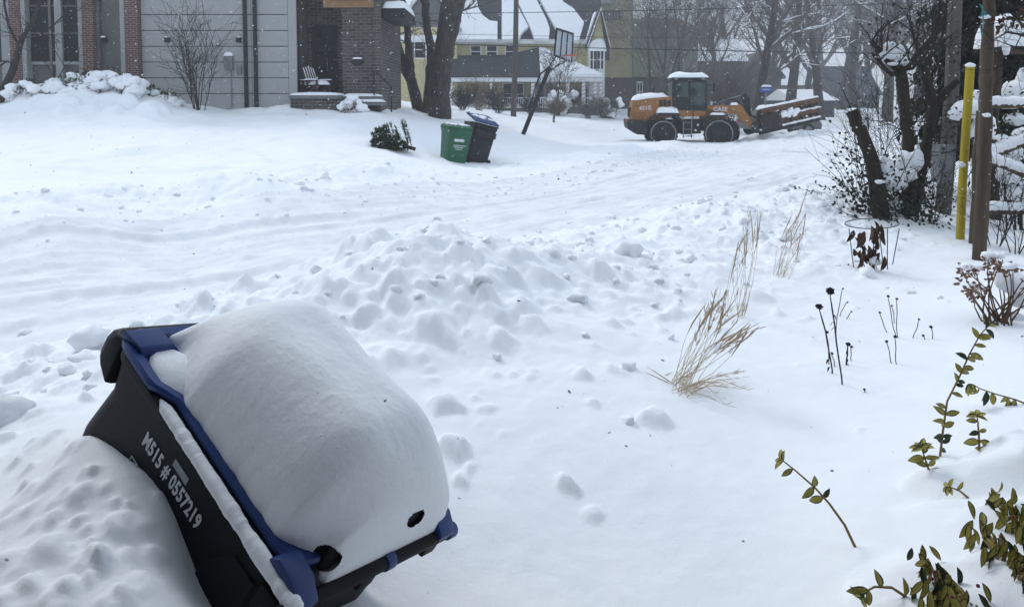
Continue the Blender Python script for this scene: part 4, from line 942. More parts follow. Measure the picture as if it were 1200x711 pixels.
snow_shrub('rounded shrub almost buried in snow below the left windows', 60, 98, 24.6, .95, .75, 81)
snow_shrub('largest snow loaded shrub in front of the brick pier', 98, 92, 24.9, 1.0, .95, 82)
snow_shrub('snow loaded shrub right below the grey side panel', 132, 96, 24.9, .95, .8, 83)
snow_shrub('dark evergreen shrub with a flat snow top right of the brick pier', 172, 104, 25.6, .5, .55, 84, 'needle', .5)
snow_shrub('blue green low hedge at the foot of the grey panel wall', 192, 102, 25.8, .62, .55, 85, 'needle', .45)
snow_shrub('dark leafed shrub low at the left edge under the window', 32, 108, 24, .55, .5, 86)
snow_shrub('small snow cone shrub before the porch steps', 414, 124, 25.7, .42, .6, 87, 'brush_brown', 1.0)

# ---------------------------------------------------------------- yellow house with porch
def yellow_house():
    D = 62.0; X = lambda p, d=D: xa(p, d); Z = lambda p, d=D: za(p, d); zb = .3
    t = thing('yellow_house', 'yellow clapboard house with snowy roof and wraparound white porch', 'house', (X(600), D, zb))
    ze = Z(48.5)
    MB().bx(X(462), X(704), D, D + 10, zb, ze + .2).build('wall', 'yellow_clap', t)
    MB().bx(X(455), X(708), D - .55, D - .002, ze - .25, ze + .12).build('eave', 'white_paint', t, bevel=.03)
    zr = ze + 5.6; yr = D + 5.0; o = Vector((0, D - .6, ze + .12)); up = Vector((0, yr - o.y, zr - o.z)); n = Vector((0, -up.z, up.y)).normalized()
    rf = MB().prism([(X(455), D - .6, ze + .13), (X(455), D + 10.6, ze + .13), (X(455), yr, zr)], (X(708) - X(455), 0, 0)).build('roof', 'shingles', t)
    # snow blanket on the roof slope; bare shingle areas stay open in it
    def rp(px, py, h=0): return WP(px, py, o, n) + n * h
    def sheet_(name, poly, h, m, par, th): MB().prism([rp(a, b, h) for a, b in poly], n * th).build(name, m, par, bevel=0)
    sheet_('roof_snow', [(456, 50), (556, 50), (556, -60), (456, -60)], .03, 'snow', t, .3)
    sheet_('roof_snow', [(556.2, 50), (583, 50), (583, 29), (574, 28), (566, 22), (561, 14), (558, 0), (557, -60), (556.2, -60)], .03, 'snow', t, .3)
    sheet_('roof_snow', [(588, 50), (607, 50), (613, 40), (619, 35), (602, 2), (594, -60), (588, -60)], .03, 'snow', t, .3)
    sheet_('roof_snow', [(626, 49), (643, 49), (644, 38), (641, 28), (627, 0), (615, -60), (598, -60), (604, 0), (622, 37)], .03, 'snow', t, .3)
    sheet_('roof_snow', [(652, 49), (678, 51), (684, 30), (672, 14), (660, 6), (650, -10), (640, -60), (619, -60), (631, 0), (645, 26), (652, 38)], .03, 'snow', t, .3)
    # right gable bay
    DG = D - 1.6; zg = Z(55, DG); gx0, gx1 = X(687.5, DG), X(714, DG); pk = Vector(((X(689, DG) + X(714, DG)) / 2 + .1, DG, Z(12, DG)))
    b0, b1 = X(690, DG), X(708.5, DG)
    g = MB(); g.bx(b0, b1, DG, D - .003, zb, zg); g.build('bay_wall', 'white_paint', t)
    MB().prism([(b0, DG + .02, zg), (b1, DG + .02, zg), (pk.x, DG + .02, pk.z - .25)], (0, 2, 0)).build('gable_wall', 'yellow_clap', t)
    for e, xx in ((gx0, -1), (gx1, 1)):
        MB().prism([(e, DG - .35, zg - .1), (e, DG + 4, zg - .1), (pk.x, DG + 4, pk.z), (pk.x, DG - .35, pk.z)], Vector((0, 0, .14))).build('gable_roof', 'shingles', t)
        MB().prism([(e, DG - .42, zg - .14), (e, DG - .351, zg - .14), (pk.x, DG - .351, pk.z - .02), (pk.x, DG - .42, pk.z - .02)], Vector((0, 0, .22))).build('barge_board', 'white_paint', t)
    gs = MB(); e = gx0
    q = [Vector((e, DG + .4, zg - .1)), Vector((e, DG + 3.6, zg - .1)), Vector((pk.x, DG + 3.6, pk.z)), Vector((pk.x, DG + .8, pk.z))]; c = sum(q, Vector()) / 4
    gs.prism([c + (v - c) * .8 + Vector((-.05, 0, .16)) for v in q], Vector((-.1, 0, .2))); gs.build('roof_snow', 'snow', t, bevel=.06, smooth=60)
    MB().cap(b0 - .1, b1 + .1, DG - .35, DG + .2, zg - .35, .8, 3, 8).build('pent_snow', 'snow', t, smooth=180)
    def window(x0, x1, y0, y1, d, nx=1, nz=2, par=t, glass='glass_dark', fr=.09):
        a, b, lo, hi = X(x0, d), X(x1, d), Z(y1, d), Z(y0, d)
        w = MB().bx(a, b, d - .05, d - .004, lo, hi).build('window', glass, par); f = MB()
        f.bx(a - fr, a, d - .11, d - .004, lo - fr, hi + fr); f.bx(b, b + fr, d - .11, d - .004, lo - fr, hi + fr); f.bx(a, b, d - .108, d - .004, hi, hi + fr); f.bx(a, b, d - .108, d - .004, lo - fr, lo)
        for i in range(1, nx): x = a + (b - a) * i / nx; f.bx(x - .04, x + .04, d - .09, d - .051, lo, hi)
        for i in range(1, nz): z = lo + (hi - lo) * i / nz; f.bx(a, b, d - .088, d - .051, z - .035, z + .035)
        f.build('frame', 'white_paint', w)
    window(691.5, 698.5, 60, 81, DG, 2, 2); window(700, 706.5, 60, 81, DG, 2, 2)
    MB().bx(X(709, DG), X(714, DG), DG + .1, DG + .2, Z(71, DG), Z(57, DG)).build('shutter', 'shutter', t)
    for a, b in ((552.5, 563), (571, 582)): window(a, b, 54.5, 67, D)
    window(593, 601, 54.5, 67, D)
    # left gable wing
    DL = D - .8; lx0, lx1 = X(470, DL), X(536, DL); lp = Vector(((lx0 + lx1) / 2, DL, Z(-16, DL))); lz = Z(32, DL)
    MB().bx(lx0, lx1, DL, D - .003, zb, lz).build('wing_wall', 'yellow_clap', t)
    MB().prism([(lx0, DL + .01, lz + .003), (lx1, DL + .01, lz + .003), lp + Vector((0, .01, 0))], (0, 2.5, 0)).build('wing_gable', 'shingles_grey', t)
    for e in (lx0 - .4, lx1 + .4):
        MB().prism([(e, DL - .4, lz - .25), (e, D + 4, lz - .25), (lp.x, D + 4, lp.z + .12), (lp.x, DL - .4, lp.z + .12)], Vector((0, 0, .3))).build('wing_roof', 'snow', t)
    window(487, 499, 49, 68, DL, 1, 2); MB().bx(X(481.3, DL), X(485.6, DL), DL - .06, DL - .004, Z(69, DL), Z(48, DL)).build('shutter', 'shutter', t); MB().bx(X(500.6, DL), X(504.5, DL), DL - .06, DL - .004, Z(69, DL), Z(48, DL)).build('shutter', 'shutter', t)
    # porch: hipped roof, frieze, floor, columns with ribbons, rail
    DP = D - 3.2; px0, px1 = X(500, DP), X(706, DP); pe = Z(91, DP)
    pk1 = Vector((X(631, D - .3), D - .3, Z(57.5, D - .3))); cr_ = Vector((X(633, DP), DP, pe))
    l0 = Vector((px0, DP, pe)); l1 = Vector((px0, D - .01, pe + 1.75)); r1 = Vector((px1 + .2, D - .3, pe)); r0 = Vector((px1, DP, pe)); wl = Vector((pk1.x - 2.5, D - .3, pe + 1.75))
    MB().prism([l0, cr_, pk1, wl, Vector((px0, D - .3, pe + 1.7))], Vector((0, .0, .12))).build('porch_roof', 'shingles', t)
    MB().prism([cr_ + Vector((.02, 0, 0)), r0, pk1 + Vector((.02, 0, 0))], Vector((0, 0, .3))).build('porch_snow', 'snow', t, bevel=.05)
    MB().prism([r0 + Vector((.02, 0, 0)), r1 + Vector((0, 1.5, 0)), pk1 + Vector((.03, 0, 0))], Vector((0, 0, .25))).build('porch_snow', 'snow', t)
    MB().bx(px0, px1, DP + .05, DP + .25, pe - .32, pe - .003).build('frieze', 'white_paint', t)
    MB().bx(px0, px1, DP + .26, D - .01, pe - .16, pe - .06).build('porch_ceiling', 'white_paint', t)
    zf = Z(128, DP); MB().bx(px0, px1, DP + .1, D - .01, zf - .5, zf).build('porch_floor', 'wood_grey', t)
    for p in (528, 575.5, 624.5, 665.5, 684, 697.5, 704.5):
        x = X(p, DP); c = MB(); c.tube([(x, DP + .2, zf), (x, DP + .2, pe - .33)], .14, 12); co = c.build('column', 'white_paint', t, smooth=60)
        rb = MB(); H = pe - .4 - zf
        rb.tube([(x + .15 * math.cos(a * .6), DP + .2 + .15 * math.sin(a * .6), zf + .05 + H * a / 72) for a in range(73)], .022, 4); rb.build('ribbon', 'red_ribbon', co)
    for a, b in ((528, 575), (576, 624), (625, 665), (685, 697)):
        r = MB(); x0, x1 = X(a, DP) + .15, X(b, DP) - .15; r.bx(x0, x1, DP + .16, DP + .24, zf + .82, zf + .9); r.bx(x0, x1, DP + .16, DP + .24, zf + .1, zf + .16); k = int((x1 - x0) / .16)
        for i in range(k): xx = x0 + (i + .5) * (x1 - x0) / k; r.bx(xx - .03, xx + .03, DP + .17, DP + .23, zf + .161, zf + .819)
        r.build('railing', 'white_paint', t)
    for a, b in ((551, 562), (590, 600), (603, 613), (640, 648), (686.5, 693), (699.5, 703)): window(a, b, 98.5, 122, D, 1, 2)
    MB().bx(X(629), X(637), D - .06, D - .004, zf, Z(99)).build('door', 'shutter', t)
    w = MB(); w.tube([(X(674) + .35 * math.cos(a), D - .12, Z(113) + .45 * math.sin(a)) for a in [k * .3142 for k in range(21)]], .13, 8); w.build('wreath', 'needle_dark', t)
yellow_house()

# ---------------------------------------------------------------- other buildings behind
def tan_building():
    D = 76.0; X = lambda p, d=D: xa(p, d); Z = lambda p, d=D: za(p, d); zb = .5
    t = thing('sheathed_building', 'tall unfinished building in tan and green sheathing over dark brick', 'building', (X(740), D, zb))
    MB().bx(X(700), X(741), D, D + 8, Z(91), Z(-30)).build('tower_wall', 'sheath_tan', t)
    MB().bx(X(640), X(699.6), D + .8, D + 8, Z(91), Z(5)).build('rear_wall', 'sheath_tan', t)
    MB().bx(X(640), X(717), D - .5, D - .004, Z(5), Z(-30)).build('upper_wall', 'trim_grey', t)
    MB().bx(X(700), X(726), D - .12, D - .005, Z(24), Z(13)).build('balcony_opening', 'shutter', t)
    for k in range(7): MB().bx(X(702 + k * 3.4), X(703 + k * 3.4), D - .16, D - .121, Z(23.6), Z(15)).build('balcony_bar', 'trim_grey', t)
    # green block, its right flank turning away
    a0, a1 = X(741.3), X(790); rx = xa(817, D + 9)
    MB().prism([(a0, D - .3, Z(90.5)), (a1, D - .3, Z(90.5)), (rx, D + 9, Z(90.5)), (a0, D + 9, Z(90.5))], Vector((0, 0, Z(26) - Z(90.5)))).build('block_wall', 'sheath_green', t)
    MB().prism([(a0, D - .5, Z(26)), (a1 + .1, D - .5, Z(26)), (rx + .2, D + 9.2, Z(26)), (a0, D + 9, Z(26))], Vector((0, 0, .3))).build('parapet', 'sheath_tan', t)
    MB().prism([(a0, D - .45, Z(26) + .3), (a1, D - .45, Z(26) + .3), (rx, D + 9, Z(26) + .3), (a0, D + 8.8, Z(26) + .3)], Vector((0, 0, .12))).build('parapet_snow', 'snow', t)
    for k in range(4): MB().bx(a0 + .02 + k * 1.0, a0 + .05 + k * 1.0, D - .325, D - .301, Z(90), Z(26.5)).build('sheathing_joint', 'sheath_tan', t)
    MB().prism([(X(640), D + .1, zb - .6), (a1 - .1, D + .1, zb - .6), (rx - .1, D + 8.9, zb - .6), (X(640), D + 8.9, zb - .6)], Vector((0, 0, Z(91) - zb + .59))).build('brick_base', 'brick_far', t)
    w = MB().bx(X(746.5), X(752.5), D + .02, D + .095, Z(119), Z(97)).build('window', 'glass_dark', t); f = MB()
    for q in ((746, 746.7), (752.3, 753), (749.2, 749.8)): f.bx(X(q[0]), X(q[1]), D - .06, D + .018, Z(119), Z(97))
    f.bx(X(746), X(753), D - .062, D + .018, Z(97.2), Z(96)); f.bx(X(746), X(753), D - .063, D + .018, Z(108.3), Z(107.6)); f.build('frame', 'white_paint', w)
tan_building()
def far_house(name, label, px0, px1, d, ybase, yeave, yridge, wallm, roofm='snow', gable=False, depth=9):
    X = lambda p: xa(p, d); Z = lambda p: za(p, d); t = thing(name, label, 'house', (X((px0 + px1) / 2), d, gz(X((px0 + px1) / 2), d)))
    zb = gz(X(px0), d) - .8; ze = Z(yeave); zr = Z(yridge); x0, x1 = X(px0), X(px1)
    MB().bx(x0, x1, d, d + depth, zb, ze).build('wall', wallm, t)
    if gable:
        xm = (x0 + x1) / 2; MB().prism([(x0, d + .01, ze + .003), (x1, d + .01, ze + .003), (xm, d + .01, zr - .2)], (0, depth - .02, 0)).build('gable', wallm, t)
        for e in (x0 - .4, x1 + .4): MB().prism([(e, d - .4, ze - .25), (e, d + depth, ze - .25), (xm, d + depth, zr), (xm, d - .4, zr)], Vector((0, 0, .28))).build('roof', roofm, t)
    else: MB().prism([(x0 - .4, d - .4, ze + .003), (x0 - .4, d + depth, ze + .003), (x0 - .4, d + depth / 2, zr)], (x1 - x0 + .8, 0, 0)).build('roof', roofm, t)
    k = max(1, int((x1 - x0) / 3))
    for i in range(k):
        x = x0 + (x1 - x0) * (i + .5) / k; z = zb + 1.9; w = MB().bx(x - .45, x + .45, d - .05, d - .004, z, min(ze - .2, z + 1.3)).build('window', 'glass_dark', t)
        MB().bx(x - .55, x + .55, d - .09, d - .0045, z - .1, z - .003).build('sill', 'white_paint', w)
    return t
h = far_house('brick_cottage', 'dark house with snowy roof and red brick chimney behind the loader cab', 800, 872, 88, 125, 72, 42, 'brick_far')
X_ = lambda p: xa(p, 90); c = MB().bx(xa(822.5, 90.5), xa(833.5, 90.5), 90.5, 91.6, za(60, 90.5), za(30, 90.5)).build('chimney', 'brick_red', h)
for k in (824.8, 831): MB().tube([(xa(k, 91), 91, za(30, 91)), (xa(k, 91), 91, za(24.5, 91))], .28, 8).build('chimney_pot', 'brick_red', c)
far_house('gabled_house', 'small grey gabled house behind the blue street sign', 872, 915, 92, 125, 90, 63, 'house_far', 'house_far', True)
far_house('low_house', 'low pale roofed house just behind the plough blade tip', 936, 978, 70, 130, 118, 104, 'house_bluegrey')
far_house('dark_house', 'long dark blue grey house fading in the haze at the street end', 980, 1030, 98, 125, 112, 76, 'house_bluegrey', 'house_bluegrey')
far_house('white_roof_house', 'hazy house with pale roof farthest down the street', 905, 950, 118, 128, 100, 76, 'house_far')

# ---------------------------------------------------------------- hedges and shrubs down there
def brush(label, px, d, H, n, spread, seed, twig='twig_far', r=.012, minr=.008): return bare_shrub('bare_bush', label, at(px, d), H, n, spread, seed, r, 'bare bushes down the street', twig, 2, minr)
brush('tall bare bush right behind the loader cab', 832, 46, 3.8, 26, .6, 91); brush('bare bush behind the loader arm', 856, 46, 3.4, 24, .7, 92); brush('bare bush left of the loader cab before dark brick', 795, 60, 5, 16, .5, 93)
brush('brown bare bush by the right porch corner of the yellow house', 705, 56, 1.4, 26, 1.0, 94); brush('tan grassy bush before the yellow porch', 652, 54, 1.1, 34, .9, 95, 'brush_brown'); brush('dark bare bush before the yellow porch columns', 690, 55, 1.3, 26, 1.0, 96)
brush('low dark bush left of the utility pole', 585, 50, 1.6, 26, .9, 97, 'twig'); brush('dark bush between tree trunk and yellow porch', 543, 44, 1.2, 26, 1.0, 98, 'twig'); brush('low bush left of the basketball pole', 622, 53, 1.3, 24, .9, 99, 'twig'); brush('bush behind the thickest trunk', 562, 50, 1.8, 26, .8, 100, 'brush_brown')
def snow_bush(px, py, d, s, label, seed):
    b = W(px, py, d); g = gz(b.x, d); t = thing('snowy_bush', label, 'shrub', (b.x, d, g), 'snowy bushes before the yellow porch'); m = MB(); l = MB(); r_ = random.Random(seed)
    for k in range(16): m.blob((b.x + r_.gauss(0, s * .5), d + r_.gauss(0, s * .4), g + s * 1.1 + r_.gauss(0, s * .4)), s * r_.uniform(.15, .35), k + seed, .4, 2)
    for k in range(260): u = Vector((r_.gauss(0, 1), r_.gauss(0, 1), r_.gauss(0, 1))).normalized(); l.leaf(Vector((b.x, d, g + s * .9)) + u * s * r_.uniform(.5, 1), u, (0, 0, 1), .25, .12)
    m.build('snow_cap', 'snow', t, smooth=180, fix=False); l.build('leaves', 'needle_dark', t, fix=False)
snow_bush(655, 118, 56, 1.1, 'evergreen bush loaded with snow before the yellow porch', 1); snow_bush(712, 122, 57, .8, 'low snowy bush right of the yellow porch', 2)
p = at(649, 46); T4 = bare_tree('bare_sapling', 'young bare sapling right of the leaning basketball pole', p, 3.6, .07, 66, maxlev=3, minr=.01)

# ---------------------------------------------------------------- utility pole, wires
def pole():
    d = 46; x = xa(601.5, d); b = Vector((x, d, gz(x, d) - .3)); t = thing('utility_pole', 'slim wooden utility pole in front of the yellow house', 'utility pole', b)
    MB().tube([b, (xa(604, d), d, za(60, d)), (xa(606, d), d, 11)], [.17, .16, .13], 10).build('shaft', 'pole_wood', t, smooth=60)
    MB().bx(xa(606, d) - 1.1, xa(606, d) + 1.1, d - .19, d - .13, 10.3, 10.42).build('crossarm', 'pole_wood', t)
    for k in (-1, -.4, .4, 1): MB().tube([(xa(606, d) + k, d - .16, 10.42), (xa(606, d) + k, d - .16, 10.6)], .05, 6).build('insulator', 'metal_grey', t)
pole()
def wire(label, pts, d0, d1, r=.022, sag=.25):
    a, b = pts; A = W(a[0], a[1], d0); B = W(b[0], b[1], d1); m = MB(); n = 24
    P = [A.lerp(B, i / n) - Vector((0, 0, sag * 4 * (i / n) * (1 - i / n))) for i in range(n + 1)]
    tag(m.tube(P, r, 5).build('overhead_wire', 'wire', smooth=60), label, 'wire', 'overhead wires')
wire('uppermost overhead wire, crossing just under the top edge', ((380, 17), (1350, -8)), 46, 40, .02)
wire('thick overhead cable crossing at the height of the yellow upper windows', ((380, 48), (1300, 66)), 45.5, 40, .026, .12)
wire('thin faint overhead wire between the two main ones', ((380, 36), (1300, 44)), 47, 42, .012)

# ---------------------------------------------------------------- leaning basketball hoop
def hoop():
    d = 30.0; b = G(614, 157); b.y = d; b = Vector((xa(613.5, d), d, W(613, 157, d).z)); t = thing('basketball_hoop', 'leaning black portable basketball hoop with clear backboard sunk in snow', 'basketball hoop', b)
    P = lambda px, py, dy=0: W(px, py, d + dy)
    q = MB(); q.tube([P(612.5, 159), P(644, 79)], .085, 8); q.build('pole', 'metal_black', t, smooth=60)
    q = MB(); q.tube([P(619, 128), P(633, 87), P(645, 78)], .04, 6); q.build('brace', 'metal_black', t, smooth=60)
    q = MB(); q.tube([P(642, 84), P(664, 71, -.2)], .025, 6); q.tube([P(644, 77), P(652, 66, -.2)], .025, 6); q.tube([P(640, 88), P(658, 72, .2)], .02, 6); q.build('lift_arms', 'metal_black', t, smooth=60)
    q = MB(); q.tube([P(634, 92, -.06), P(618, 124, -.06)], .02, 6); q.build('spring', 'metal_grey', t)
    c = [P(652.5, 34, -.5), P(671.5, 40, .9), P(669.5, 73, .9), P(649.5, 65, -.5)]; nn = (c[1] - c[0]).cross(c[3] - c[0]).normalized() * .035
    bb = MB().prism(c, nn).build('backboard', 'acrylic', t)
    f = MB()
    for i in range(4): f.tube([c[i], c[(i + 1) % 4]], .05, 4)
    for f0 in (.33, .66): f.tube([c[0].lerp(c[1], f0), c[3].lerp(c[2], f0)], .04, 4)
    f.build('board_frame', 'metal_black', bb)
    m = c[3].lerp(c[2], .5) + Vector((0, 0, .12)); out = (-nn.normalized() if nn.y > 0 else nn.normalized()); out.z = 0; out = Vector((.75, -.5, 0)).normalized(); sd = Vector((-out.y, out.x, 0)); cen = m + out * .33
    f = MB(); f.tube([cen + (out * math.cos(a) + sd * math.sin(a)) * .24 for a in [k * .3142 for k in range(21)]], .018, 6); f.tube([m, cen - out * .24], .025, 6); r = f.build('rim', 'rim_orange', t, smooth=60)
    f = MB()
    for k in range(10):
        a = k * .628; f.tube([cen + (out * math.cos(a) + sd * math.sin(a)) * .235, cen + (out * math.cos(a + .5) + sd * math.sin(a + .5)) * .14 - Vector((0, 0, .35))], .006, 3)
    f.build('net', 'net_white', r)
hoop()

# ---------------------------------------------------------------- two carts at the far kerb, thrown-out fir
def cart(name, label, px, d, rz, w, dp, h, bm, lm, tilt=0, open_=0, sink=.12, prints=True, tx=0):
    x = xa(px, d); b = Vector((x, d, gz(x, d) - sink)); t = thing(name, label, 'waste cart', b, 'carts on the far kerb', world=False, rot=(tx, tilt, rz)); hw, hd = w / 2, dp / 2
    body = MB().loft([rrect(hw * .78, -hd * .75, hd * .75, .05, .04, 3), rrect(hw * .93, -hd * .96, hd * .9, h - .14, .05, 3), rrect(hw * .97, -hd, hd * .95, h - .12, .05, 3), rrect(hw * .97, -hd, hd * .95, h - .03, .05, 3)]).build('body', bm, t, smooth=40)
    MB().loft([rrect(hw, -hd * 1.04, hd, h - .05, .05, 3), rrect(hw, -hd * 1.04, hd, h - .01, .05, 3)]).build('rim', bm, t, smooth=40)
    L = MB(Matrix.Translation((0, hd, h)) @ Matrix.Rotation(-open_, 4, 'X') @ Matrix.Translation((0, -hd, -h)))
    L.loft([rrect(hw * 1.02, -hd * 1.08, hd * 1.02, h, .06, 3), rrect(hw * 1.0, -hd * 1.06, hd * 1.0, h + .04, .06, 3), rrect(hw * .8, -hd * .85, hd * .8, h + .085, .06, 3)]); lid = L.build('lid', lm, t, smooth=35)
    s = MB(L.T); r_ = random.Random(int(px))
    for k in range(9): s.blob((r_.uniform(-.8, .8) * hw, r_.uniform(-.9, .9) * hd, h + .075), (.10, .08, .035), k, .4, 2)
    s.build('snow_cap', 'snow', lid, smooth=180, fix=False)
    MB().tube([(-hw * .9, hd + .04, h - .03), (hw * .9, hd + .04, h - .03)], .018, 8).build('handle', bm, t, smooth=60)
    for sx in (1, -1):
        wo = MB().tube([(sx * hw * .82 - .03, hd * .8, .12), (sx * hw * .82 + .03, hd * .8, .12)], .12, 14).build('wheel', 'tyre', t, smooth=40)
        MB().tube([(sx * hw * .82 - .034, hd * .8, .12), (sx * hw * .82 + .034, hd * .8, .12)], .05, 8).build('hub', 'plastic_dark', wo)
    return t, body, hw, hd
t, body, hw, hd = cart('green_bin', 'green wheeled bin with white printing, the left one of the pair across the road', 529, 20.3, R(28), .66, .66, 1.08, 'plastic_green', 'plastic_green', R(6), 0, .22, tx=R(4))
fy = lambda z: -hd * (.75 + .21 * (z - .05) / .83) - .004
for x0, x1, z0, z1 in ((-.16, .12, .74, .81), (-.16, .16, .63, .65), (-.14, .12, .58, .60), (-.10, .10, .53, .545)):
    MB().add([(x0, fy(z0), z0), (x1, fy(z0), z0), (x1, fy(z1), z1), (x0, fy(z1), z1)], [(0, 1, 2, 3)]).build('printed_label', 'print_white', body)
MB().prism([(hw * .9, -.06, .35), (hw * .9, .10, .35), (hw * .955, .10, .78), (hw * .955, -.06, .78)], (.012, 0, 0)).build('side_recess', 'plastic_dark', body)
MB().blob((hw * .95, .02, .5), (.03, .05, .08), 3, .4, 2).build('snow_patch', 'snow', body, smooth=180)
t, body, hw, hd = cart('black_bin', 'black wheeled bin with navy lid ajar, the right one of the pair across the road', 553, 21.0, R(205), .72, .82, 1.16, 'plastic_dark', 'plastic_navy', R(-14), R(15), .14)
MB().prism([(-.28, hd * .95, .98), (.28, hd * .95, .98), (.28, hd + .13, .96), (-.28, hd + .13, .96)], (0, 0, -.16)).build('rear_collar', 'plastic_dark', body, bevel=.02)
MB().add([(-.22, -hd * .9 - .03, .66), (-.10, -hd * .9 - .03, .66), (-.10, -hd * .92 - .03, .78), (-.22, -hd * .92 - .03, .78)], [(0, 1, 2, 3)]).build('printed_label', 'print_grey', body)
for k, (x, z) in enumerate(((.05, .45), (-.1, .3), (.12, .2))): MB().blob((hw * .88, x, z), (.03, .06, .06), k, .5, 2).build('snow_patch', 'snow', body, smooth=180)
def fir():
    a = G(487, 181); b = G(440, 172); a.z += .12; b.z += .25; t = thing('discarded_fir', 'discarded evergreen tree lying on its side in the far snow', 'tree', a); r_ = random.Random(7)
    MB().tube([a, b], [.05, .012], 7).build('trunk', 'bark_brown', t, smooth=60); lf = MB(); br = MB(); sn = MB(); ax = (b - a); L = ax.length; ax = ax / L
    for k in range(64):
        f = r_.uniform(.05, 1); p = a + ax * L * f; o = Matrix.Rotation(r_.uniform(0, 6.28), 3, ax) @ ax.orthogonal().normalized()
        d = (o * .9 + ax * .55).normalized(); l = (1.02 - f) * .62 + .16; q = p + d * l
        if q.z < gz(q.x, q.y): q.z = gz(q.x, q.y) + .03
        br.tube([p, q], [.01, .004], 3)
        for j in range(75):
            g = r_.uniform(.1, 1); c = p.lerp(q, g); lf.leaf(c, d + Vector((r_.gauss(0, .6), r_.gauss(0, .6), r_.gauss(0, .6))), (0, 0, 1), r_.uniform(.06, .13), .026)
        if r_.random() < .5: sn.blob(p.lerp(q, r_.uniform(.3, .9)) + Vector((0, 0, .02)), (.06, .05, .025), k, .4, 1)
    br.build('branches', 'bark_brown', t, fix=False); lf.build('needles', 'needle', t, fix=False); sn.build('snow_lumps', 'snow', t, smooth=180, fix=False)
fir()

